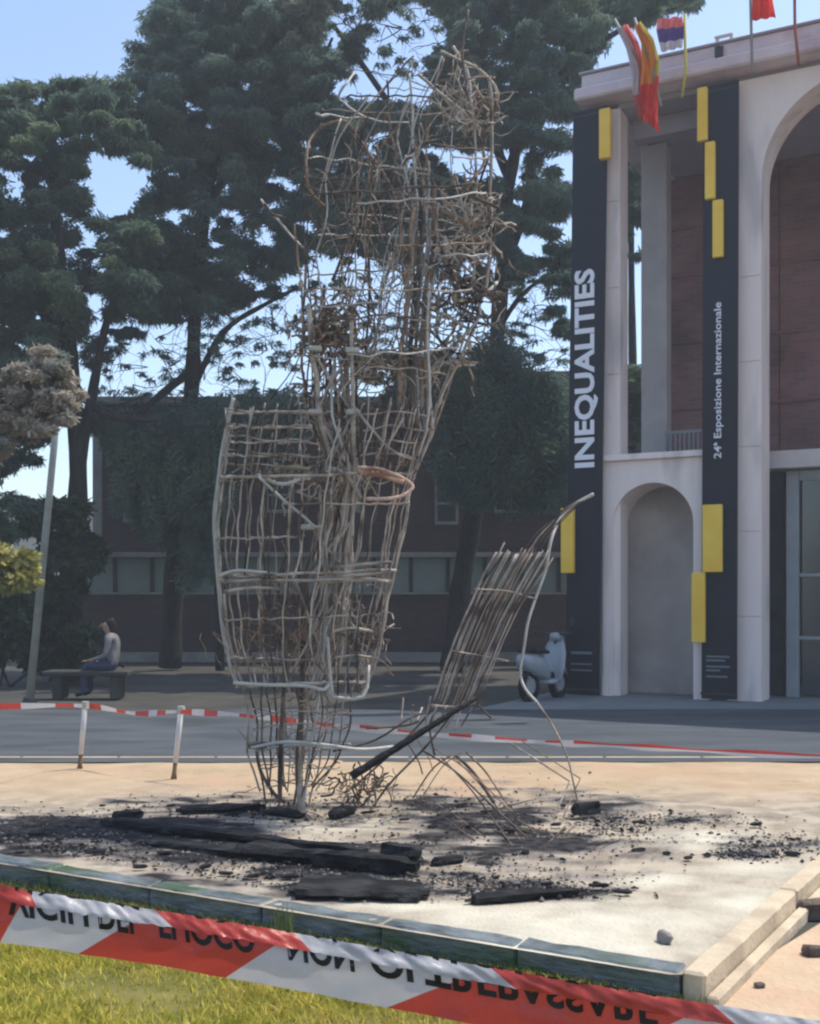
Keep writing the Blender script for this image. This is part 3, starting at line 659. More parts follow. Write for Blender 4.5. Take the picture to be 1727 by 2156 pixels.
tree('cedar_tree', 'dark evergreen behind the sculpture whose black trunk leans beside the banner', W(950,1408,24.6), [
    ([W(950,1412,24.6), W(968,1250,24.5), W(1000,1060,24.3), W(1035,850,24), W(1055,600,23.8), W(1070,400,23.6), W(1092,270,23.5), W(1100,40,23.5)], (.25,.09)),
    ([W(1060,560,23.8), W(1110,430,23.6), W(1125,300,23.5), W(1180,180,23.5)], (.13,.04)), ([W(1045,700,23.9), W(1100,620,23.7), W(1180,560,23.5)], (.07,.03)),
    ([W(1050,640,23.8), W(960,480,23.6), W(870,300,23.5), W(780,160,23.5), W(700,50,23.5)], (.12,.04)), ([W(1075,380,23.6), W(1000,200,23.5), W(960,60,23.5)], (.11,.04)),
    ([W(1092,270,23.5), W(1200,140,23.4), W(1330,50,23.3), W(1440,10,23.2)], (.09,.03)), ([W(1030,870,24), W(960,790,23.8), W(860,760,23.5), (W(760,790,23.3))], (.07,.02))],
    cC_, 370, .12, .030, 1.2, M['leaf_blue'], 9, tw)
olive = mat('sunlit_toned_sprays', (.15,.18,.12), (.26,.28,.19), 2.0, .8, trans=.5, spec=.1)  # sunlight on these sprays is put into a paler leaf colour
for nm, polys, dd, nn in (('cedar_tree.001', [[(585,-40),(690,-40),(680,120),(672,270),(636,280),(610,120)]], 22.6, 70), ('cedar_tree.002', [[(905,110),(960,85),(1020,110),(1052,180),(1040,300),(980,290),(925,240)],[(640,400),(760,390),(850,480),(1030,560),(1020,640),(900,560),(700,520)]], 22.4, 120)):
    rt = bpy.data.objects[nm]
    obj('sunlit_toned_spray', leaves(clumps_in(polys, dd, .7, 15, nn, gaps=False, flat=1.2), 190, .13, .032, 1.3, 31), olive, rt, world=True, kind='stuff')
tree('background_tree', 'tree glimpsed through the narrow slot beside the left pier', W(1330,1400,27.0), [([W(1330,1400,27.0), W(1335,1000,27), W(1330,600,27), W(1328,330,27)], (.15,.05))],
     clumps_in([[(1295,240),(1365,240),(1365,470),(1295,480)]], 26.5, .4, 16, 60, gaps=False) + clumps_in([[(1295,470),(1365,470),(1365,560),(1295,560)]], 26.5, .4, 12, 5, gaps=False) + clumps_in([[(1295,770),(1365,770),(1365,1000),(1295,1000)]], 26.5, .4, 18, 50, gaps=False), 300, .13, .04, 1.0, M['leaf_green'], 14)
# thin bare trunk close to the sculpture's left edge
tree('slim_tree', 'slim dark trunk just left of the wire sculpture', W(463,1412,24), [([W(463,1412,24), W(460,1200,24), W(452,1000,24), W(450,880,24)], (.10,.06))],
     clumps_in([[(400,880),(520,880),(500,1000),(430,1050)]], 24, .6, 26, 14, gaps=False), 380, .25, .05, 1.0, M['leaf_green'], 12)

def shrub(label, polys, d, rpx, n, per, L, Wd, m, seed, name='shrub', droop=.2, stems=3, bx=None):
    cl = clumps_in(polys, d, .5, rpx, n, gaps=False)
    xs = [c[0][0] for c in cl]; root = empty(name, (sum(xs)/len(xs), d, 0), label=label, cat='shrub')
    obj('foliage', leaves(cl, per, L, Wd, droop, seed), m, root, world=True, kind='stuff')
    for k in range(stems):
        c = random.choice(cl)[0]; b = Vector((sum(xs)/len(xs)+random.uniform(-.2,.2), d, 0))
        mb = MB(); mb.tube(smooth_line([b, b.lerp(Vector(c), .5)+Vector((random.uniform(-.1,.1),0,0)), c], 4), .03, 6); obj('stem', mb.mesh(smooth=True), M['bark'], root, world=True)
shrub('dark leafy shrub against the left end of the brick wing', [[(80,1040),(130,1045),(180,1075),(200,1160),(160,1230),(160,1350),(140,1395),(60,1400),(60,1200)]], 21.5, 30, 46, 420, .13, .08, M['leaf_shrub'], 21)
shrub('low black green shrub behind the leaning pole', [[(-60,1230),(60,1230),(60,1395),(-60,1400)],[(130,1330),(180,1330),(215,1395),(120,1400)]], 20.5, 28, 34, 420, .13, .07, M['leaf_shrub'], 22)
shrub('bright yellow leaved bush at the left edge of the picture', [[(-70,1150),(30,1145),(68,1180),(50,1225),(-70,1240)]], 14.5, 22, 22, 300, .10, .07, M['leaf_yellow'], 23, stems=0)
shrub('ragged dry brown and grey crown at the left edge, above the pale pole', [[(-160,860),(0,790),(80,735),(125,735),(150,790),(165,860),(110,900),(50,930),(0,965),(-160,1060)]], 13.5, 17, 210, 330, .06, .035, M['leaf_dry'], 24, name='dry_tree', stems=0, droop=.7)

dt = [o for o in COL.objects if o.name == 'dry_tree'][0]
mb = MB(); mb.tube(smooth_line([(W(-170,1500,13.5)).to_tuple(), W(-160,1200,13.5), W(-130,1000,13.5), W(-40,900,13.5), W(60,840,13.5)], 6), [.16-.004*i for i in range(25)], 8); obj('trunk', mb.mesh(smooth=True), M['bark'], dt, world=True)
# leaning pole on the left
pr = empty('leaning_pole', W(66,1478,17.3), label='slender pale grey pole leaning left of the brick wing', cat='pole')
mb = MB(); mb.tube([W(62,1480,17.36), W(115,930,17.3), W(118,880,17.3)], [.062,.05,.05], 12); obj('shaft', mb.mesh(smooth=True), M['pole'], pr, world=True)
mb = MB(); mb.tube([W(62,1481,17.36), W(63,1470,17.36)], [.12,.10], 12); obj('foot_plate', mb.mesh(), M['dark_metal'], pr, world=True)

# ------------------------------------------------------------------ seated person and bench, scooter
def skin_body(name, joints, edges, m, parent, sub=2, root=0):
    me = bpy.data.meshes.new(name); me.from_pydata([j[0] for j in joints], edges, [])
    o = bpy.data.objects.new(name, me); COL.objects.link(o)
    sk = o.modifiers.new('s', 'SKIN'); sb = o.modifiers.new('u', 'SUBSURF'); sb.levels = sub; sb.render_levels = sub
    for i, j in enumerate(joints):
        d = me.skin_vertices[0].data[i]; r = j[1]; d.radius = r if isinstance(r, tuple) else (r, r); d.use_root = (i == root)
    dg = bpy.context.evaluated_depsgraph_get(); m2 = bpy.data.meshes.new_from_object(o.evaluated_get(dg)); bpy.data.objects.remove(o)
    m2.polygons.foreach_set('use_smooth', [True]*len(m2.polygons)); m2.materials.clear()
    return obj(name, m2, m, parent)
pb = W(243, 1470, 18.0); pb.z = 0
person = empty('person', pb, math.radians(0), label='person in dark top and blue trousers seated facing left on a low bench', cat='person')
sk = mat('skin', (.30,.19,.14), rough=.6); top = mat('grey_top', (.16,.155,.16), (.22,.21,.22), 8, .9); jean = mat('blue_trousers', (.035,.045,.085), (.055,.065,.11), 9, .9); hair = mat('dark_hair', (.012,.010,.010), rough=.7)
S = .45
J = [((.0,0,S+.06),(.15,.13)), ((-.02,0,S+.30),(.13,.11)), ((-.06,0,S+.50),(.15,.10)), ((-.10,0,S+.58),.055), ((-.13,0,S+.66),(.085,.075)), ((-.145,0,S+.76),(.085,.075)),
     ((-.05,-.18,S+.50),.055), ((-.10,-.22,S+.24),.043), ((-.32,-.15,S+.16),.032), ((-.40,-.13,S+.15),.03),
     ((-.05,.18,S+.50),.055), ((-.10,.22,S+.24),.043), ((-.32,.15,S+.16),.032), ((-.40,.13,S+.15),.03),
     ((-.05,-.10,S+.06),.09), ((-.45,-.12,S+.08),.065), ((-.47,-.12,.10),.042), ((-.60,-.12,.05),.035),
     ((-.05,.10,S+.06),.09), ((-.45,.12,S+.08),.065), ((-.42,.12,.10),.042), ((-.55,.12,.05),.035)]
E = [(0,1),(1,2),(2,3),(3,4),(4,5),(2,6),(6,7),(7,8),(8,9),(2,10),(10,11),(11,12),(12,13),(0,14),(14,15),(15,16),(16,17),(0,18),(18,19),(19,20),(20,21)]
body = skin_body('body', J, E, None, person)
for m_ in (sk, top, jean, M['char']): body.data.materials.append(m_)
for p in body.data.polygons:
    c = p.center
    p.material_index = 0 if c.z > S+.57 or c.x < -.30 and c.z > S+.125 else (3 if c.z < .09 else (2 if c.z < S+.16 and (c.x < -.02 or c.z < S+.1) and abs(c.y) < .19 and not (c.z > S+.15) else 1))
hj = [((-.11,0,S+.80),(.10,.095)), ((-.06,0,S+.74),(.09,.085)), ((-.035,0,S+.62),(.06,.07)), ((-.03,0,S+.5),(.035,.05))]
skin_body('hair', hj, [(0,1),(1,2),(2,3)], hair, person)
for y_ in (-.028, .028):
    mb = MB(); mb.tube([(-.228,y_,S+.72),(-.222,y_,S+.72)], .009, 8); obj('eye', mb.mesh(), hair, person)
mb = MB(); mb.tube([(-.21,0,S+.73),(-.248,0,S+.685),(-.22,0,S+.68)], [.008,.014,.01], 6); obj('nose', mb.mesh(smooth=True), sk, person)
mb = MB(); mb.tube([(-.218,-.022,S+.655),(-.226,0,S+.654),(-.218,.022,S+.655)], .005, 6); obj('mouth', mb.mesh(smooth=True), mat('lips', (.25,.10,.09)), person)
for s_, (hx, hz) in ((-1, (-.40, S+.15)), (1, (-.40, S+.15))):
    for k in range(5):
        a = (k-2)*.022; l = (.05,.075,.08,.072,.055)[k]
        mb = MB(); yy = s_*.13 + a; mb.tube([(hx-.01, yy*1.0, hz), (hx-.02-l*.6, yy, hz-.002), (hx-.02-l, yy, hz-.022)], [.010,.009,.007], 6)
        obj('finger', mb.mesh(smooth=True), sk, person)
bench = empty('stone_bench', (pb.x-.1, pb.y, 0), label='low pale stone bench under the seated person', cat='bench')
mb = MB(); mb.box(-1.0, .35, -.2, .3, .36, .44, .015); obj('seat', mb.mesh(), M['shade_dirt'], bench)
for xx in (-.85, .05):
    mb = MB(); mb.box(xx, xx+.14, -.16, .26, 0, .359, .01); obj('leg', mb.mesh(), M['shade_dirt'], bench)

# parked scooter by the left banner
sp = G(1146, 1474)
scoot = empty('motor_scooter', (sp.x, sp.y+.1, 0), math.radians(232), label='pale grey motor scooter parked beside the left banner', cat='scooter')
swhite = mat('scooter_paint', (.26,.29,.32), (.34,.36,.39), 3, .35, spec=.6)
def wheel(x):
    mb = MB(); R0, n = .21, 22
    ring = [(x+R0*math.cos(2*math.pi*i/n), 0, .235+R0*math.sin(2*math.pi*i/n)) for i in range(n+1)]
    mb.tube(ring, .055, 8, cap=False); wh = obj('wheel', mb.mesh(smooth=True), M['char'], scoot)
    mb = MB(); mb.tube([(x,-.04,.235),(x,.04,.235)], .13, 14); obj('rim', mb.mesh(), M['frame'], wh)
wheel(-.45); wheel(.42)
def loft(secs, n=12):
    mb = MB(); b = 0
    for (x, z, hy, hz) in secs:
        for k in range(n):
            a = 2*math.pi*k/n; mb.v.append((x, hy*math.copysign(abs(math.cos(a))**.7, math.cos(a)), z+hz*math.copysign(abs(math.sin(a))**.7, math.sin(a))))
    for i in range(len(secs)-1):
        for k in range(n): mb.f.append((i*n+k, i*n+(k+1)%n, (i+1)*n+(k+1)%n, (i+1)*n+k)); mb.mi.append(0)
    mb.f.append(tuple(range(n))); mb.mi.append(0); mb.f.append(tuple((len(secs)-1)*n+k for k in range(n))); mb.mi.append(0)
    return mb.mesh(smooth=True)
obj('rear_body', loft([(.68,.66,.05,.04),(.6,.62,.13,.12),(.35,.56,.16,.17),(.1,.50,.15,.17),(-.02,.40,.13,.12)]), swhite, scoot)
obj('seat', loft([(.62,.78,.08,.03),(.5,.80,.13,.05),(.2,.77,.13,.05),(-.05,.74,.09,.03)]), M['char'], scoot)
obj('footboard', loft([(.05,.28,.13,.04),(-.15,.27,.15,.04),(-.34,.30,.13,.05)]), swhite, scoot)
obj('front_shield', loft([(-.26,.30,.17,.05),(-.30,.50,.21,.16),(-.36,.72,.20,.16),(-.42,.93,.12,.06)]), swhite, scoot)
obj('front_mudguard', loft([(-.28,.36,.05,.04),(-.40,.48,.08,.04),(-.55,.46,.08,.03),(-.66,.34,.05,.02)]), swhite, scoot)
mb = MB(); mb.tube([(-.45,0,.235),(-.40,0,.6),(-.36,0,.98)], .025, 8); obj('steering_column', mb.mesh(smooth=True), M['dark_metal'], scoot)
mb = MB(); mb.tube(smooth_line([(-.28,-.34,1.04),(-.34,-.16,1.02),(-.36,0,.99),(-.34,.16,1.02),(-.28,.34,1.04)], 4), .018, 8); obj('handlebar', mb.mesh(smooth=True), M['dark_metal'], scoot)
obj('headlamp', loft([(-.46,.94,.03,.03),(-.44,.95,.09,.06),(-.36,.97,.11,.07),(-.28,.98,.06,.04)]), swhite, scoot)
for s_ in (-1, 1):
    mb = MB(); mb.tube([(-.32,s_*.22,1.03),(-.34,s_*.30,1.20)], .007, 6); mb.tube([(-.335,s_*.31,1.22),(-.35,s_*.31,1.22)], .06, 10); obj('mirror', mb.mesh(), M['dark_metal'], scoot)

# ------------------------------------------------------------------ rear barrier tape on posts
def post(px, pyt, pyb, label):
    b = G(px[1], pyb, HT); d = b.y
    t_ = W(px[0], pyt, d-.03)
    r = empty('barrier_post', b, label=label, cat='post', group='stakes carrying the rear barrier tape')
    mid = b.lerp(t_, .22)
    mb = MB(); mb.tube([mid, t_], [.021,.023], 10); obj('shaft', mb.mesh(smooth=True), M['post_white'], r, world=True)
    mb = MB(); mb.tube([b - Vector((0,0,.03)), b.lerp(t_, .07), mid], [.03,.018,.017], 10); obj('foot', mb.mesh(smooth=True), M['brown_foot'], r, world=True)
    mb = MB(); mb.tube([t_ - Vector((0,0,.05)), t_ + Vector((0,0,.012))], [.032,.030], 10); obj('cap', mb.mesh(), M['galv'], r, world=True)
    return t_
t1 = post((180,168), 1480, 1618, 'short pale stake under the barrier tape, the left of the two')
t2 = post((382,366), 1490, 1638, 'short pale stake under the barrier tape, nearer the wire sculpture')
def rear_tape():
    path = smooth_line([W(-260,1492,9.0), W(-60,1489,8.5)-Vector((0,0,.0)), t1+Vector((-.02,-.035,-.02)), W(285,1502,t1.y-.2), t2+Vector((-.0,-.035,-.03)), W(520,1507,7.6+1.2), W(700,1527,8.7), W(900,1546,8.6), W(1130,1562,8.5), W(1280,1569,8.45), W(1470,1580,8.3), W(1727,1593,8.1), W(2100,1602,7.8)], 10)
    N_ = len(path); V_ = []; fs = []; mi = []; s = 0
    for i, p in enumerate(path):
        tw = .35*math.sin(i*.43)+.25*math.sin(i*.17+1)
        hw = .020*(1 + .35*math.sin(i*.61)); up = Vector((0, math.sin(tw), math.cos(tw)))*hw
        V_ += [tuple(p+up), tuple(p), tuple(p-up)]
    for i in range(N_-1):
        k = int(i/2.3) % 2
        fs += [(i*3,i*3+3,i*3+4,i*3+1),(i*3+1,i*3+4,i*3+5,i*3+2)]; mi += [0 if (k or i > 84) else 1, 1 if (k == 0 or i > 60) else 0]
    me = bpy.data.meshes.new('tape'); me.from_pydata(V_, [], fs)
    me.materials.append(M['t_red']); me.materials.append(M['t_white']); me.polygons.foreach_set('material_index', mi)
    return obj('barrier_tape', me, None, label='red and white barrier tape strung low behind the sculpture between stakes', cat='tape')
rear_tape()

# ------------------------------------------------------------------ burnt wire sculpture
SD = (EYE-HT)*F/(1712-HZ)
sculp = empty('wire_sculpture', G(632, 1712, HT), label='tall burnt wire cage figure standing on the sandy terrace', cat='sculpture')
def rod(pts, r=.008, m='rust', name='rod', jit=0.0, parent=None, n=6, k=5, wob=.0):
    P = [W(p[0]+random.uniform(-jit, jit), p[1]+random.uniform(-jit, jit), SD + (p[2] if len(p) > 2 else 0)) for p in pts]
    P = smooth_line(P, k)
    if wob: P = [p + Vector((noise.noise(p*6), noise.noise(p*6+Vector((5,5,5))), noise.noise(p*6+Vector((9,1,3)))))*wob for p in P]
    mb = MB(); mb.tube(P, r, n); return obj(name, mb.mesh(smooth=True), M[m], parent or sculp, world=True)
TY = [780, 850, 940, 1000, 1080, 1150, 1215, 1300, 1380, 1445]
TL = [520, 482, 470, 461, 453, 455, 458, 468, 483, 500]
TR = [950, 922, 896, 870, 858, 845, 830, 805, 790, 768]
def bas(py, ang, shrink=1.0):
    l = np.interp(py, TY, TL); r = np.interp(py, TY, TR); c = (l+r)/2; h = (r-l)/2*shrink
    return (c + h*math.cos(ang), py, -math.sin(ang)*h/F*SD*.72)
# uprights
for i in range(38):
    a = 2*math.pi*i/38 + random.uniform(-.06, .06)
    if abs(math.sin(a)) < .06: continue
    y0 = random.choice([850, 860, 1000, 1005, 900, 850]); y1 = random.choice([1445, 1445, 1450, 1380, 1215])
    ys = [y0 + (y1-y0)*j/7 for j in range(8)]
    rod([bas(y, a + random.uniform(-.03, .03)) for y in ys], random.choice([.004,.0055,.007]), random.choice(['rust','rust','rust_dark','galv' if i % 3 == 0 else 'rust']), 'upright_rod', jit=3.5, wob=.02)
# inner uprights
for i in range(14):
    a = random.uniform(0, 2*math.pi); s_ = random.uniform(.35, .75); y0 = random.uniform(830, 1150); y1 = random.uniform(1300, 1460)
    rod([bas(y0+(y1-y0)*j/5, a+random.uniform(-.1,.1), s_) for j in range(6)], random.choice([.005,.007]), random.choice(['rust','rust_dark']), 'inner_rod', jit=5, wob=.03)
# hoops
for y in [868, 900, 934, 962, 1000, 1012, 1062, 1130, 1208, 1222, 1300, 1390, 1440]:
    thick = y in (1000, 1208, 1222, 1440)
    a0 = random.uniform(0, 6.28); span = 2*math.pi*(1.0 if thick else random.uniform(.35, .6)); n = 26
    if y < 1000: a0 = math.pi*.55; span = math.pi*1.0
    tl = random.uniform(-8, 8)
    rod([(lambda q: (q[0], q[1] + tl*math.cos(a0+span*j/n) + random.uniform(-3, 3), q[2]))(bas(y, a0+span*j/n, random.uniform(.97,1.02))) for j in range(n+1)], .010 if thick else .006, 'rust', 'hoop', k=2)
# square mesh, upper left
for j in range(7):
    rod([(472+j*27, 852+random.uniform(-8,20), -.15-.03*j), (470+j*27, 985, -.15-.03*j)], .006, 'rust_dark' if j % 2 else 'rust', 'mesh_wire', jit=3, wob=.02)
for j in range(5):
    rod([(474, 862+j*29, -.12), (560, 866+j*29, -.25), (655, 870+j*29, -.33)], .006, 'rust', 'mesh_wire', jit=3, wob=.02)
for j in range(6):
    rod([(775+j*24, 840, -.3+.03*j), (768+j*17, 985, -.3+.03*j)], .006, 'rust_dark' if j % 2 else 'rust', 'mesh_wire', jit=4, wob=.02)
for j in range(4):
    rod([(765, 872+j*30, -.3), (830, 868+j*30, -.25), (900-j*7, 876+j*30, -.12)], .006, 'rust', 'mesh_wire', jit=4, wob=.02)
# outlines
rod([(492,838),(480,890),(468,950),(462,1000),(452,1080),(454,1150),(462,1250),(470,1330),(485,1400),(502,1446)], .015, 'galv', 'outline_bar')
rod([(472,1250,-.05),(480,1330,-.05),(496,1400,-.05),(516,1450,-.05)], .010, 'rust', 'outline_bar')
rod([(1030,168),(1036,260),(1032,400),(1034,500),(1018,620),(985,720),(940,810),(915,880),(892,950),(868,1015),(852,1100),(838,1180),(818,1250),(803,1340),(785,1410),(762,1466)], .012, 'rust', 'outline_bar', wob=.02)
rod([(1002,640,.1),(968,740,.1),(940,830,.05),(905,930,.05)], .008, 'rust', 'outline_bar')
rod([(905,600,-.2),(900,700,-.2),(905,820,-.2),(898,900,-.15),(880,960,-.1)], .010, 'galv', 'outline_bar')
# big bars at waist height
rod([(540,1000,-.35),(562,1012,-.4),(600,1020,-.45),(640,1008,-.45),(668,1022,-.4)], .013, 'galv', 'bent_bar', wob=.02)
rod([(545,1004,-.42),(600,1055,-.42),(640,1088,-.42),(662,1108,-.42),(676,1108,-.42)], .010, 'galv', 'bent_bar')
rod([(580,990,-.3),(620,984,-.35),(650,990,-.3)], .017, 'scrap', 'bent_bar')
rod([(752,984,-.45),(800,988,-.45),(838,1002,-.4),(862,1016,-.35),(868,1028,-.35),(846,1044,-.4),(815,1050,-.45),(770,1050,-.45)], .013, 'rust_pink', 'bent_bar')
rod([(752,994,-.42),(800,1000,-.42),(850,1014,-.38)], .018, 'rust_pink', 'bent_bar')
rod([(690,985,-.4),(725,1000,-.45),(745,1022,-.4),(760,1050,-.4)], .016, 'scrap', 'bent_bar')
rod([(640,1020,-.42),(665,1010,-.42),(690,1030,-.4),(700,1060,-.4)], .018, 'rust_dark', 'bent_bar')
rod([(740,850,-.3),(815,940,-.35),(868,968,-.3)], .009, 'rust', 'bent_bar'); rod([(810,948,-.35),(850,880,-.35)], .009, 'rust', 'bent_bar')
for pts in [[(466,1212),(500,1203),(560,1205),(604,1214)],[(470,1226),(540,1222),(600,1224)],[(470,1246),(530,1236),(590,1240)],[(668,1218),(720,1214),(800,1206),(822,1200)],[(690,1196),(760,1190),(826,1182)],[(668,1214),(695,1226),(720,1218)]]:
    rod([(a, b, -.38) for a, b in pts], .011, 'rust' if pts[0][1] != 1212 else 'galv', 'cross_bar', jit=2)
rod([(492,1438,-.3),(560,1442,-.33),(640,1444,-.33),(680,1452,-.33),(694,1440,-.3)], .013, 'galv', 'cross_bar')
rod([(696,1440,-.3),(700,1466,-.3),(766,1466,-.3),(776,1400,-.25)], .012, 'galv', 'cross_bar', k=3)
rod([(690,1340,-.32),(694,1400,-.32),(700,1464,-.3)], .012, 'galv', 'cross_bar')
rod([(700,1330,-.33),(740,1322,-.33),(784,1330,-.25)], .010, 'rust', 'cross_bar'); rod([(706,1385,-.33),(745,1380,-.33),(782,1384,-.25)], .009, 'rust', 'cross_bar')
for px in (715, 735, 755): rod([(px+10,1225,-.33),(px,1350,-.33),(px-4,1460,-.3)], .006, 'rust_dark', 'upright_rod', jit=3)
# central bundle
cy = [600, 740, 870, 980, 1100, 1215, 1330, 1445, 1570, 1700]
cl_ = [638, 650, 650, 686, 668, 640, 622, 600, 590, 588]; cr_ = [775, 745, 752, 762, 745, 745, 725, 705, 680, 662]
for i in range(22):
    t = i/21; dz = random.uniform(-.2, .2); y0 = random.choice([600, 620, 640, 740]); y1 = random.choice([980, 1215, 1445, 1445, 1700])
    pts = []
    for y in [v for v in cy if y0 <= v <= y1]:
        l = np.interp(y, cy, cl_); r = np.interp(y, cy, cr_); tt = min(1, max(0, t + random.uniform(-.12, .12)))
        pts.append((l+(r-l)*tt, y, dz + random.uniform(-.05, .05)))
    if len(pts) > 1: rod(pts, random.choice([.005,.007,.010]), random.choice(['rust','rust_brown','rust_dark','galv']), 'core_rod', jit=3, wob=.015)
rod([(652,640,-.2),(656,740,-.2),(668,800,-.2),(672,870,-.2),(700,975,-.2)], .018, 'rust', 'core_rod')
rod([(742,640,-.2),(740,740,-.2),(744,870,-.2),(738,980,-.2),(700,1200,-.2),(745,1215,-.2)], .014, 'rust', 'core_rod')
rod([(606,1180,-.25),(600,1400,-.28),(592,1560,-.28),(590,1690,-.28)], .015, 'rust_dark', 'mast')
rod([(640,1200,-.1),(636,1450,-.1),(632,1600,-.1),(634,1712,-.1)], .020, 'rust_dark', 'mast')
rod([(628,1560,-.14),(630,1640,-.14),(638,1722,-.14)], .026, 'rust', 'mast')
for (x, y) in [(664,735),(742,738),(664,868),(744,868),(700,990),(648,1110),(725,1220)]:
    mb = MB(); c = W(x, y, SD-.23); mb.box(c.x-.045, c.x+.045, c.y-.03, c.y+.03, c.z-.018, c.z+.018, .008); obj('clamp', mb.mesh(), M['galv'], sculp, world=True)
for a, b in [((660,740),(740,870)),((740,740),(662,870)),((665,870),(735,985)),((745,870),(690,985)),((690,1220),(750,1330)),((740,1222),(650,1340)),((620,1220),(700,1445)),((700,1230),(610,1440)),((650,1100),(735,1215)),((735,1100),(655,1215))]:
    rod([(*a, -.2), (*b, -.2)], .009, 'rust', 'brace', wob=.02)
# upper bundle
for i in range(9):
    t = i/8
    P = [(866+8*t+random.uniform(-3,3), 330, 0), (872+46*t, 400, 0), (866+52*t, 500, 0), (856+50*t, 620, 0), (846+56*t, 760, 0), (840+70*t, 900, .0)]
    if i == 1: P = [(862,158,0),(868,240,0)] + P
    if i == 5: P = [(905,340,0)] + P[1:]
    if i not in (1, 5): P = [(P[1][0]-6, random.uniform(350,380), 0)] + P[1:] if i % 2 else [(P[2][0]+4, random.uniform(420,470), 0)] + P[2:]
    dz = random.uniform(-.25, .1)
    rod([(a, b, c+dz) for a, b, c in P], random.choice([.009,.012,.014]), random.choice(['rust','galv','rust_brown','rust_brown','rust_dark']), 'upright_rod', jit=3, wob=.02)
UP = [([(748,155),(722,185),(716,204),(735,228),(770,246)], .008), ([(882,155),(940,205),(1019,277)], .010), ([(875,312),(820,390),(760,470),(734,512),(700,590)], .011),
      ([(684,436),(650,398),(646,350),(650,306),(664,280),(690,264),(727,254),(752,290),(785,331),(817,382),(838,440),(846,523),(850,600)], .010),
      ([(547,418),(590,470),(640,523)], .008), ([(925,389),(960,400),(1010,420),(1051,440)], .012), ([(925,443),(960,460),(1008,479)], .015), ([(911,505),(940,550),(965,598)], .009),
      ([(776,545),(810,552),(852,580)], .009), ([(700,607),(720,612),(742,620)], .014), ([(775,510),(778,620),(770,740)], .009), ([(642,560),(636,700),(640,820),(648,850)], .010),
      ([(655,620),(680,640),(690,720)], .010), ([(620,470),(632,600),(640,700)], .007), ([(1008,280),(1020,340),(990,380),(960,420)], .010), ([(955,100),(985,160),(1000,280),(1006,420)], .010),
      ([(1030,330),(1010,400),(1040,470),(1030,560),(1000,640)], .009), ([(990,640),(1020,618),(1046,596)], .012), ([(720,250),(690,340),(668,430)], .006), ([(815,170),(820,260),(840,340)], .007),
      ([(985,20),(975,120),(990,240)], .009), ([(930,110),(1000,140),(1045,190),(1040,240),(1020,280)], .010), ([(940,560),(985,600),(1010,660),(960,720)], .010), ([(880,640),(930,660),(985,690)], .010), ([(905,690),(950,740),(1000,740)], .009),
      ([(668,770),(720,740),(770,750),(800,770)], .011), ([(850,480),(800,640),(790,760)], .007), ([(560,430),(575,452),(600,460)], .011), ([(930,620),(920,700),(960,780)], .010)]
for pts, r in UP: rod([(a, b, random.uniform(-.12, .12)) for a, b in pts], r, random.choice(['rust','galv','rust_brown','rust_brown','rust_dark']), 'bent_rod', wob=.015)
UY = [90, 160, 250, 330, 420, 520, 620, 720, 840]; ULx = [860, 740, 668, 645, 640, 640, 640, 640, 560]; URx = [1020, 1040, 1036, 1030, 1036, 1036, 1018, 985, 925]
for i in range(40):
    t = random.random(); y0 = random.choice([120, 170, 200, 260, 300, 360, 420, 480]); y1 = random.choice([520, 620, 720, 840, 840]); dz = random.uniform(-.28, .28); P = []
    for k in range(7):
        y = y0+(y1-y0)*k/6; l = np.interp(y, UY, ULx); r = np.interp(y, UY, URx); t = min(1, max(0, t+random.uniform(-.07, .07))); P.append((l+(r-l)*t, y, dz*(1-abs(2*t-1))))
    rod(P, random.choice([.0035,.0045,.006]), random.choice(['rust','galv','rust_brown','rust_brown','rust_dark']), 'upper_wire', jit=3, wob=.02, n=5, k=4)
for i in range(24):
    y = 150 + 680*i/24 + random.uniform(-12,12); l = np.interp(y, UY, ULx); r = np.interp(y, UY, URx); a0 = random.uniform(0, 6.28); sp_ = random.uniform(1.0, 3.2); n = 14; tl = random.uniform(-25, 25)
    rod([((l+r)/2+(r-l)/2*math.cos(a0+sp_*j/n), y+tl*math.cos(a0+sp_*j/n)+random.uniform(-3,3), -math.sin(a0+sp_*j/n)*(r-l)/2/F*SD*.7) for j in range(n+1)], random.choice([.0035,.0045,.006]), random.choice(['rust','galv','rust_brown','rust_brown','rust_dark']), 'upper_hoop', wob=.015, n=5, k=2)
# tangles of fine wire and scorched scraps
def tangle(cx, cy_, rx, ry, n, name, m='rust', r=.0045, dz=.2, length=60):
    mb = MB()
    for _ in range(n):
        x = random.gauss(cx, rx*.5); y = random.gauss(cy_, ry*.5); a = random.uniform(0, 6.28); z = random.uniform(-dz, dz); P = []
        for k in range(6):
            P.append(W(x, y, SD+z)); x += math.cos(a)*length/5; y += math.sin(a)*length/5; a += random.uniform(-.9, .9); z += random.uniform(-.04, .04)
        mb.tube(P, r*random.uniform(.6, 1.6), 4)
    return obj(name, mb.mesh(), M[m], sculp, world=True, kind='stuff')
tangle(985, 480, 60, 110, 70, 'tangled_wire', 'rust', .0055)
tangle(975, 640, 60, 90, 90, 'tangled_wire', 'rust_dark', .006)
tangle(990, 220, 50, 80, 34, 'tangled_wire', 'rust', .004, length=80)
tangle(700, 700, 70, 90, 130, 'tangled_wire', 'rust_brown', .005)
tangle(840, 420, 150, 150, 45, 'tangled_wire', 'rust', .0035, length=120)
tangle(960, 220, 70, 90, 30, 'tangled_wire', 'rust', .004, length=90)
tangle(860, 620, 130, 90, 70, 'tangled_wire', 'rust', .004, length=90)
tangle(830, 900, 70, 80, 60, 'tangled_wire', 'rust_dark', .004, length=70)
tangle(850, 770, 110, 40, 80, 'tangled_wire', 'rust', .005)
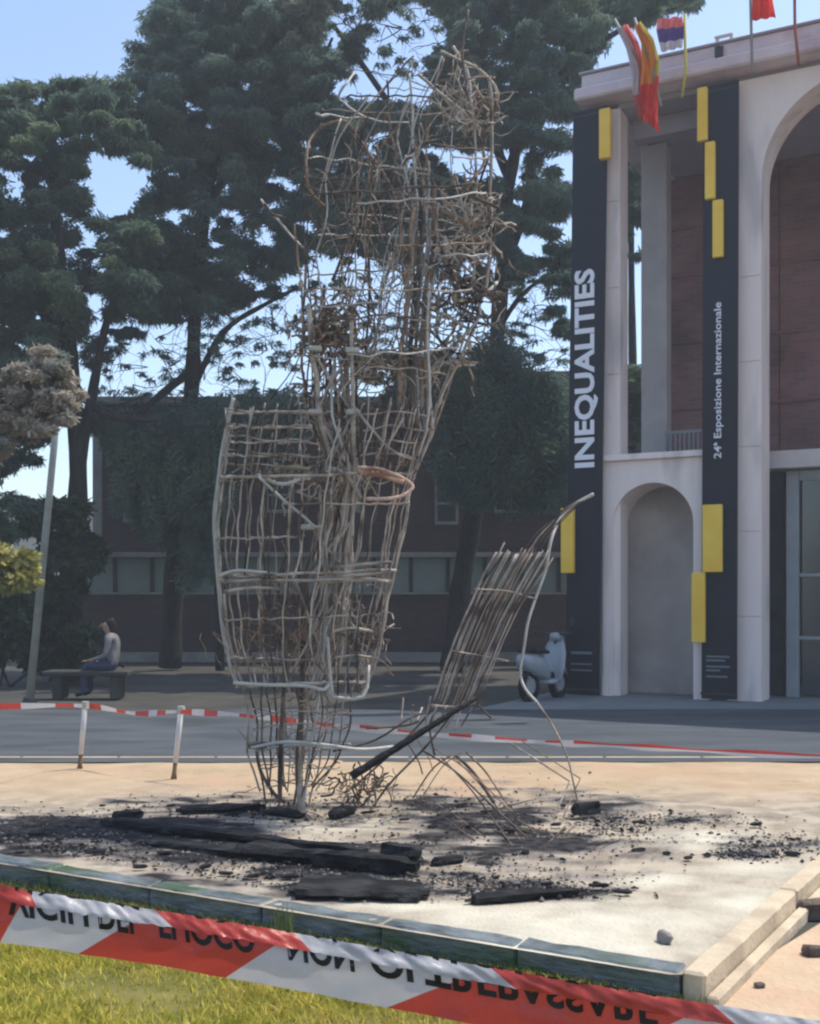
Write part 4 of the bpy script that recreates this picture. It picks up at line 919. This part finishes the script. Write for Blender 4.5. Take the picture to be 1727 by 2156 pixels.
tangle(620, 1340, 120, 110, 120, 'tangled_wire', 'rust_brown', .0035)
tangle(760, 1330, 60, 80, 30, 'tangled_wire', 'rust', .004)
tangle(760, 400, 110, 120, 36, 'tangled_wire', 'rust_dark', .004, length=110)
tangle(640, 1560, 80, 80, 34, 'tangled_wire', 'rust', .004, length=70)
tangle(760, 1660, 80, 22, 60, 'tangled_wire', 'rust_dark', .005, dz=.3, length=40)
tangle(700, 1010, 130, 28, 50, 'tangled_wire', 'rust', .006)
tangle(690, 900, 60, 80, 50, 'tangled_wire', 'rust', .006, length=50)
tangle(560, 920, 70, 50, 30, 'tangled_wire', 'rust_dark', .005, length=50)
def scraps(cx, cy_, rx, ry, n, size, m='scrap'):
    mb = MB()
    for _ in range(n):
        c = W(random.gauss(cx, rx*.5), random.gauss(cy_, ry*.5), SD+random.uniform(-.2, .2))
        u_ = Vector((random.gauss(0,1), random.gauss(0,1), random.gauss(0,1))).normalized(); v_ = u_.orthogonal().normalized()
        nn = u_.cross(v_)
        s1, s2 = size*random.uniform(.4, 1.5), size*random.uniform(.15, .6)
        top_ = [c+u_*s1*a+v_*s2*b for a, b in ((-1,-.6),(.2,-1),(1,-.3),(.7,.8),(-.5,1))]
        mb.add([p+nn*.004 for p in top_]+[p-nn*.004 for p in top_], [(0,1,2,3,4),(9,8,7,6,5)]+[(i,(i+1)%5,(i+1)%5+5,i+5) for i in range(5)])
    return obj('burnt_scraps', mb.mesh(fix=False), M[m], sculp, world=True, kind='stuff')
scraps(980, 430, 60, 60, 34, .032); scraps(960, 660, 60, 90, 55, .034); scraps(700, 690, 70, 60, 60, .04); scraps(860, 760, 120, 35, 60, .04); scraps(1000, 240, 40, 60, 18, .035, 'scrap'); scraps(700, 1000, 120, 22, 40, .035)
scraps(560, 1005, 70, 18, 22, .035, 'rust_dark'); scraps(940, 520, 20, 15, 6, .05, 'galv'); scraps(690, 840, 45, 90, 40, .03, 'rust'); scraps(740,1360,40,60,16,.03,'rust_dark')
# legs of the cage down to the ground
for i in range(15):
    t = i/14; x0 = 515+225*t; x1 = 560+110*t + random.uniform(-12, 12); z = random.uniform(-.25, .3)
    rod([(x0, 1445, z), (x0+8-14*t, 1520, z), (x0*.7+x1*.3, 1590, z), (x1, 1650+random.uniform(0,45), z*.6)], random.choice([.005,.007,.008]), random.choice(['rust','rust_dark','rust']), 'leg_rod', jit=4, wob=.02)
for y, l, r in ((1500, 528, 742), (1530, 534, 735), (1572, 535, 738), (1612, 548, 715), (1650, 560, 700)):
    n = 18; rod([((l+r)/2+(r-l)/2*math.cos(6.283*j/n), y+random.uniform(-4,4)+5*math.sin(j), -math.sin(6.283*j/n)*(r-l)/2/F*SD*.7) for j in range(n+1)], .009 if y == 1572 else .005, 'galv' if y == 1572 else 'rust', 'hoop', k=2)
rod([(530,1575,-.2),(600,1562,-.3),(680,1568,-.32),(760,1578,-.3),(830,1572,-.2)], .012, 'galv', 'cross_bar')
rod([(540,1572,.1),(548,1620,.0),(575,1668,-.05),(600,1690,-.1)], .012, 'rust_dark', 'leg_rod')
mb = MB(); c = W(545, 1570, SD-.1); mb.box(c.x-.07, c.x+.06, c.y-.03, c.y+.03, c.z-.02, c.z+.025, .01); obj('clamp', mb.mesh(), M['rust_dark'], sculp, world=True)
# fallen fan of ribs on the right
for i in range(21):
    t = i/20; z = -.1+.25*math.sin(t*3.1)
    top_ = (1045+118*t, 1150+random.uniform(-14, 34), z); bot = (912+96*t, 1482+random.uniform(-12, 10), z)
    rod([top_, ((top_[0]+bot[0])/2-6+random.uniform(-3,3), 1310, z+random.uniform(-.02,.02)), bot], random.choice([.004,.0055,.0075]), 'rust_brown' if i in (9,11,12) else random.choice(['rust','rust_dark','rust','galv']), 'fan_rib', jit=2, wob=.01)
for i in range(7):
    t = i/6; rod([(955+40*t, 1475, .1), (1030+50*t, 1290, .1), (1110+40*t, 1150-10*t, .1), (1168+22*t, 1090, .1), (1215+20*t, 1056-4*t, .1)], .0035, random.choice(['rust','rust_dark']), 'fan_rib', jit=3, wob=.01)
rod([(1000,1240,-.1),(1070,1245,.1),(1130,1262,-.05)], .006, 'rust', 'fan_tie'); rod([(950,1370,-.1),(1010,1380,.1),(1070,1392,-.05)], .006, 'rust', 'fan_tie'); rod([(908,1484,-.1),(960,1488,.1),(1010,1478,-.05)], .008, 'rust', 'fan_tie')
for pts in [[(915,1488),(880,1530),(820,1590),(740,1660)],[(960,1492),(900,1570),(830,1640),(790,1690)],[(1000,1478),(1020,1500),(1035,1512)],[(900,1500),(860,1515),(790,1560),(700,1580)],[(880,1520),(850,1530),(770,1532)],[(920,1495),(905,1530),(915,1590)]]:
    rod([(a, b, 0) for a, b in pts], .008, 'rust_dark', 'prop_rod', jit=2)
for k in range(9): rod([(850+k*18, 1470+random.uniform(-5,30), random.uniform(-.2,.2)), (846+k*16, 1530+random.uniform(-10,10), 0)], .006, 'rust', 'stub_rod', jit=4)

# the bent strap to the right, and wires on the ground: separate fallen piece
strap = empty('bent_strap', G(1222, 1712, HT), label='long bent pale strap rising from the ground in front of the left banner', cat='scrap metal')
def srod(par, pts, r, m, name, flat=None):
    P = smooth_line([W(a, b, d) for a, b, d in pts], 6); mb = MB(); mb.tube(P, r, 6); return obj(name, mb.mesh(smooth=True), M[m], par, world=True)
srod(strap, [(1250,1040,8.2),(1215,1060,8.2),(1180,1092,8.2),(1160,1140,8.1),(1150,1200,8.1)], .013, 'galv', 'upper_strap')
srod(strap, [(1150,1200,8.1),(1128,1260,8.05),(1112,1310,8.0),(1104,1360,8.0),(1096,1415,8.0),(1106,1450,7.95),(1132,1480,7.9)], .010, 'galv', 'middle_strap')
srod(strap, [(1132,1480,7.9),(1165,1530,7.85),(1195,1595,7.8),(1208,1650,7.8),(1222,1712,7.82)], .007, 'rust', 'lower_rod')
frame = empty('fallen_frame', G(1130, 1790, HT), label='collapsed frame of thin rusty rods lying right of the sculpture', cat='scrap metal')
for pts, r in [([(890,1580,7.6),(960,1625,7.5),(1040,1700,7.2),(1110,1765,7.0),(1130,1792,6.68)], .010), ([(960,1590,7.8),(1000,1630,7.7),(1040,1690,7.5)], .016), ([(930,1595,7.7),(990,1660,7.5),(1035,1720,7.4),(1085,1790,6.68)], .007),
               ([(1075,1565,7.9),(1130,1600,7.8),(1200,1645,7.7)], .009), ([(1200,1645,7.7),(1180,1690,7.6),(1150,1760,7.2),(1130,1792,6.68)], .007), ([(1040,1690,7.5),(1080,1740,7.2),(1150,1760,7.1)], .008),
               ([(1130,1792,6.68),(1160,1770,6.9),(1190,1740,7.3)], .008), ([(870,1680,7.9),(910,1620,7.8),(950,1590,7.8)], .007), ([(855,1560,7.7),(880,1600,7.7),(890,1630,7.7)], .007), ([(1020,1720,7.4),(1060,1700,7.5),(1100,1690,7.6)], .007), ([(830,1690,7.9),(900,1700,7.7),(1000,1770,6.9)], .006)]:
    srod(frame, [(a_ + 22, b_ - 6, d_ + .12) for a_, b_, d_ in pts], r*.5, 'rust_brown', 'frame_rod')
    srod(frame, pts, r*.75, random.choice(['rust','rust_dark']), 'frame_rod')

# ------------------------------------------------------------------ charred beams and debris on the terrace
def beam(p0, p1, w_, h_, label, taper=.7, rough=.02, m='char', seg=44, name='charred_beam', sink=.0):
    if name == 'charred_beam': h_ *= .85; p0 = p0.copy(); p1 = p1.copy(); p0.z = HT+(p0.z-HT)*.6; p1.z = HT+(p1.z-HT)*.6
    d = p1-p0; L_ = d.length; root = obj_ = None
    mb = MB(); n = 10; ax = d.normalized(); sd_ = ax.cross(Vector((0,0,1))).normalized(); up = sd_.cross(ax)
    for i in range(seg+1):
        t = i/seg; c = p0.lerp(p1, t); s = 1 if .06 < t < .94 else taper
        for k in range(n):
            a = 2*math.pi*k/n; lt = t*L_; e = .95 + noise.noise(Vector((k*1.7, lt*2.2, p0.x)))*.6 + noise.noise(Vector((k*2.9, lt*8, p0.y)))*.3 + noise.noise(c*4.0+Vector((2,k*.05,0)))*.5
            ca = math.copysign(abs(math.cos(a))**.6, math.cos(a)); sa = math.copysign(abs(math.sin(a))**.6, math.sin(a))
            mb.v.append(tuple(c + sd_*ca*w_*.5*s*e + up*sa*h_*.5*s*e))
    for i in range(seg):
        for k in range(n): mb.f.append((i*n+k, i*n+(k+1)%n, (i+1)*n+(k+1)%n, (i+1)*n+k)); mb.mi.append(0)
    mb.f.append(tuple(range(n))); mb.mi.append(0); mb.f.append(tuple(seg*n+k for k in range(n))); mb.mi.append(0)
    o = obj(name, mb.mesh(), M[m]); o.data.transform(Matrix.Translation(-p0)); o.location = p0
    return tagk(o, label, 'charred wood')
def g(px, py, dz=0.0): p = G(px, py, HT); p.z += dz; return p
cp0, cp1 = W(741,1634,6.9), W(1002,1470,7.2)
mb = MB(); mb.tube([cp0.lerp(cp1, i/20)-cp0 + Vector((0,0,.004*noise.noise(Vector((i*.7,0,0))))) for i in range(21)], [(.024+.005*noise.noise(Vector((i*.9,3,0))))*(1.15-.5*i/20) for i in range(21)], 8)
tagk(obj('charred_pole', mb.mesh(smooth=True), M['char']), 'straight black pole slanting up in front of the sculpture, clear of the ground', 'charred wood').location = cp0
beam(g(218,1738,.05), g(770,1806,.05), .10, .085, 'longest charred beam lying across the terrace in front of the sculpture')
beam(g(500,1800,.06), g(880,1842,.07), .13, .11, 'thick blackened log at the right end of the longest charred beam', .6)
beam(g(806,1815,.11), g(882,1828,.12), .13, .11, 'black knobbly stump on top of the thick log', .5, seg=10)
beam(g(612,1880,.04), g(905,1888,.04), .27, .085, 'flat black slab of burnt wood nearest the front kerb', .4)
beam(g(370,1712,.03), g(560,1704,.04), .12, .07, 'black beam behind the longest one, left of the sculpture foot', .5)
beam(g(555,1712,.03), g(640,1722,.03), .10, .06, 'short black offcut at the sculpture foot', .5, seg=10)
beam(g(700,1725,.03), g(745,1708,.03), .09, .07, 'dark reddish burnt chunk right of the sculpture foot', .5, seg=8)
beam(g(1208,1722,.09), g(1262,1716,.09), .10, .12, 'upright black charred lump at the foot of the bent strap', .6, seg=10)
beam(g(910,1822,.025), g(975,1812,.025), .07, .05, 'small black chip right of the thick log', .4, seg=8)
beam(g(310,1776,.02), g(520,1806,.03), .10, .05, 'thin charred plank beside the longest beam, on its near side', .4)
beam(g(980,1902,.02), g(1230,1880,.02), .07, .045, 'ragged black strip of burnt wood at the edge of the pale stone', .3)
beam(g(240,1728,.04), g(300,1718,.03), .09, .08, 'small charred block at the left tip of the longest beam', .5, seg=8)
st = beam(g(1388,1976,.02), g(1412,1988,.02), .04, .045, 'small lone dark stone on the pale corner of the terrace', .5, seg=6, m='ash', name='dark_stone')
st['category'] = 'stone'
for (x, y, s_, lb) in [(1715,2010,.05,'dark rock at the right edge on the reddish soil, the nearer one'),(1712,1925,.09,'dark brown rock mound at the right edge beside the light kerb'),(1600,2078,.022,'little brown stone lying alone on the reddish soil')]:
    p = G(x, y, 0); o = beam(p+Vector((-s_,0,s_*.3)), p+Vector((s_,.01,s_*.3)), s_*1.3, s_*.9, lb, .5, seg=7, m='rust_dark', name='rock'); o['category'] = 'rock'
# loose fragments, larger ones singly
FR = [(1105,1880),(1140,1866),(1050,1885),(1240,1870),(1290,1880),(1395,1800),(1440,1812),(1330,1795),(1480,1805),(980,1745),(1060,1752),(900,1745),(840,1730),(330,1800),(180,1800),(120,1770),(160,1745),(60,1760),(420,1830),(460,1842),(280,1830),(520,1850),(350,1700),(590,1850),(700,1790),(1160,1740),(1290,1725),(1330,1735),(1100,1800),(1180,1700),(760,1715),(470,1720),(960,1700),(1010,1712),(210,1700),(1580,1740),(1650,1800),(30,1800)]
for i, (x, y) in enumerate(FR):
    p = g(x, y, .012); l = random.uniform(.04, .12); a = random.uniform(-.4, .4)
    o = beam(p, p+Vector((l*math.cos(a), l*math.sin(a), random.uniform(0,.01))), .035, .018, 'small black fragment of charred wood scattered on the ashy terrace', .4, seg=5, name='charred_fragment')
    zone = ('at the far left' if x < 200 else 'before the longest beam' if y > 1790 and x < 620 else 'behind the longest beam' if x < 700 else
            'beside the pale stone' if y > 1850 else 'behind the thick log' if x < 920 else 'towards the right kerb' if x > 1380 or (x > 1240 and y > 1780) else 'among the fallen rods')
    o['label'] = 'small black fragment of charred wood ' + zone; o['group'] = 'charred fragments ' + zone
# fine debris
mb = MB()
for _ in range(7000):
    bx, by, rx, ry, s = random.choice(BL); x = random.gauss(bx, rx*.55); y = random.gauss(by, ry*.6)
    if not (1600 < y < 1900) or x > 1727: continue
    if y > 1815 + 230*x/1427 - 35: continue
    p = g(x, y, .004); s_ = random.uniform(.003, .013) if random.random() < .93 else random.uniform(.012,.024)
    q = Matrix.Rotation(random.uniform(0, 6.28), 4, 'Z') @ Matrix.Rotation(random.uniform(-.5, .5), 4, 'X')
    mb.add([p + (q @ Vector(v)) * s_ for v in ((-1,-.5,-.2),(1,-.4,-.2),(.8,.6,-.2),(-.7,.5,-.2),(-.3,0,.5),(.4,.1,.4))], [(0,1,5,4),(1,2,5),(2,3,4,5),(3,0,4)], random.choice([0,0,1]))
me = mb.mesh(); me.materials.append(M['char']); me.materials.append(M['ash']); obj('ash_debris', me, None, kind='stuff', label='black charcoal crumbs and grey ash flakes strewn on the terrace', cat='debris')

# ------------------------------------------------------------------ grass
def grass():
    r = np.random.default_rng(4); n = 330000
    x = r.uniform(-4.2, 1.3, n); y = r.uniform(2.6, 7.2, n)
    lim = C0.y + (x-C0.x)/dL.x*dL.y - .02; ok = (y < lim) & (x < C0.x - .02 + (C0.y-y)*.05)
    cl = np.array([noise.noise(Vector((a*1.6, b*1.6, 0))) for a, b in zip(x[::1], y[::1])])
    ok &= (r.random(n) < .55 + cl*.9); x = x[ok]; y = y[ok]; cl = cl[ok]; n = len(x)
    h = (.022 + .03*r.random(n))*(1 + cl*.6); a = r.uniform(0, 6.28, n); wd = .0022 + .0025*r.random(n); ln = r.normal(0, .5, (n, 2))*h[:, None]
    base = np.stack([x, y, np.full(n, -.01)], 1); sdv = np.stack([np.cos(a), np.sin(a), np.zeros(n)], 1)*wd[:, None]
    mid = base + np.stack([ln[:, 0]*.4, ln[:, 1]*.4, h*.6], 1); tip = base + np.stack([ln[:, 0], ln[:, 1], h], 1)
    V_ = np.stack([base-sdv, base+sdv, mid+sdv*.8, tip, mid-sdv*.8], 1).reshape(-1, 3)
    me = bpy.data.meshes.new('grass'); me.vertices.add(len(V_)); me.vertices.foreach_set('co', V_.ravel())
    me.loops.add(n*5); me.loops.foreach_set('vertex_index', np.arange(n*5, dtype=np.int32)); me.polygons.add(n); me.polygons.foreach_set('loop_start', np.arange(0, n*5, 5, dtype=np.int32)); me.update(calc_edges=True)
    m = mat('grass_blades', (.34,.35,.04), (.72,.62,.13), 7, .7, trans=.3, c3=(.60,.48,.13), s3=1.1)
    return obj('grass', me, m, kind='stuff', label='short yellow green grass in the foreground below the tape', cat='grass')
grass()
def weeds():
    mb = MB(); r = random
    for _ in range(5200):
        t = r.uniform(-.1, 6.2); p = C0 + dL*t; off = abs(r.gauss(.01, .09))+.005
        b = Vector((p.x - .49*off, p.y - .87*off, -.01)); h = r.uniform(.02, .08); a = r.uniform(0, 6.28); l = Vector((r.gauss(0,.4)*h, r.gauss(0,.4)*h, h)); s = Vector((math.cos(a), math.sin(a), 0))*.004
        mb.add([b-s, b+s, b+l*.6+s*.8, b+l, b+l*.6-s*.8], [(0,1,2,3,4)])
    p0 = G(600, 1985, 0)
    for _ in range(40):
        b = p0 + Vector((r.gauss(0,.02), r.gauss(0,.02), 0)); h = r.uniform(.10,.20); a = r.uniform(0,6.28); l = Vector((r.gauss(0,.12)*h, r.gauss(0,.12)*h, h)); s = Vector((math.cos(a), math.sin(a), 0))*.005
        mb.add([b-s, b+s, b+l*.6+s*.8, b+l, b+l*.6-s*.8], [(0,1,2,3,4)])
    return obj('kerb_weeds', mb.mesh(fix=False), mat('weed_blades', (.07,.10,.03), (.17,.20,.06), 3, .7, trans=.3), kind='stuff', label='taller green weeds along the foot of the front kerb', cat='weeds')
weeds()

# ------------------------------------------------------------------ foreground barrier tape
TD = 1.46
TX = [-260, 0, 60, 330, 620, 820, 1020, 1250, 1500, 1727, 2050]
TT = [1832, 1861, 1875, 1916, 1964, 2000, 2034, 2074, 2115, 2150, 2205]
TB = [1950, 1984, 1992, 2032, 2085, 2122, 2160, 2203, 2250, 2292, 2352]
def tp(x, t, off=0.0, flap=False):
    yt = np.interp(x, TX, TT); yb = np.interp(x, TX, TB); y = yt + (yb-yt)*t
    wv = .007*noise.noise(Vector((x*.006, t*1.5, 3))) + .004*noise.noise(Vector((x*.02, t*3, 9)))
    bow = -.010*math.sin(t*math.pi)*(.5+.5*math.sin(x*.004))
    return W(x, y + 2.0*noise.noise(Vector((x*.012, 0, t*.5))), TD + wv + bow - off)
BND = [(-330,-420),(62,0),(325,165),(620,475),(1030,815),(1500,1290),(1950,1720)]     # top x, bottom x of each colour change
def seg_of(x, t):
    k = 0
    for i, (a, b) in enumerate(BND):
        if x > a + (b-a)*t: k = i
    return k
tape = empty('barrier_tape', W(600, 2000, TD), label='red and white barrier tape with upside down lettering across the foreground', cat='tape')
def tape_mesh(t0, t1, off, flap, tf=.3):
    V_ = []; fs = []; mi = []; nt_ = 8; per = 44
    bnd = [(-420,-420)] + BND[1:-1] + [(2050,2050)] if False else BND
    # columns follow the slanted colour changes so that each change is a clean edge
    cols = []
    for i in range(len(BND)-1):
        for j in range(per + (1 if i == len(BND)-2 else 0)):
            s = j/per; cols.append((BND[i][0]+(BND[i+1][0]-BND[i][0])*s, BND[i][1]+(BND[i+1][1]-BND[i][1])*s, i))
    for ci, (a, b, i) in enumerate(cols):
        e = tf + (.035*noise.noise(Vector((ci*.35, 0, 1))) + .02*noise.noise(Vector((ci*1.1, 5, 1)))) if flap else None
        for k in range(nt_+1):
            t = t0 + ((e if flap else t1)-t0)*k/nt_
            x = a - (b-a)*t*.9 if flap else a + (b-a)*t
            o_ = off + (.006*math.sin(min(1, t/.3)*math.pi*.5) + .003*noise.noise(Vector((ci*.3, t*6, 2))) if flap else 0)
            V_.append(tuple(tp(x, t, o_)))
    for ci in range(len(cols)-1):
        for k in range(nt_):
            fs.append((ci*(nt_+1)+k, (ci+1)*(nt_+1)+k, (ci+1)*(nt_+1)+k+1, ci*(nt_+1)+k+1)); mi.append(0 if cols[ci][2] in (0, 2, 4) else 1)
    me = bpy.data.meshes.new('tape'); me.from_pydata(V_, [], fs); me.materials.append(M['t_red']); me.materials.append(M['t_white'])
    me.polygons.foreach_set('material_index', mi); me.polygons.foreach_set('use_smooth', [True]*len(fs)); return me
obj('band', tape_mesh(0, 1, 0, False), None, tape, world=True)
obj('folded_edge', tape_mesh(0, .2, .0008, True, .28), None, tape, world=True)
def tape_word(s, x0, x1):
    me, mn, mx = text_mesh(s, .03, 4)
    import bmesh
    bm = bmesh.new(); bm.from_mesh(me); bmesh.ops.triangulate(bm, faces=bm.faces); bmesh.ops.subdivide_edges(bm, edges=[e for e in bm.edges if e.calc_length() > .12], cuts=2, use_grid_fill=False); bm.to_mesh(me); bm.free()
    for v in me.vertices:
        tx = (v.co.x-mn[0])/(mx[0]-mn[0]); ty = (v.co.y-0)/(mx[1]); t = .0 + .50*ty      # baseline under the fold, caps pointing down
        v.co = tp(x0+(x1-x0)*tx + 6*ty, t, .0012)
    me.materials.clear(); obj('lettering', me, M['t_ink'], tape, world=True)
for s, a, b in (('VIGILI', 12, 182), ('DEL', 203, 293), ('FUOCO', 331, 533), ('NON', 602, 742), ('OLTREPASSARE', 777, 1382)): tape_word(s, a, b)
print('objects', len(bpy.data.objects), 'tris', sum(len(m.polygons) for m in bpy.data.meshes))
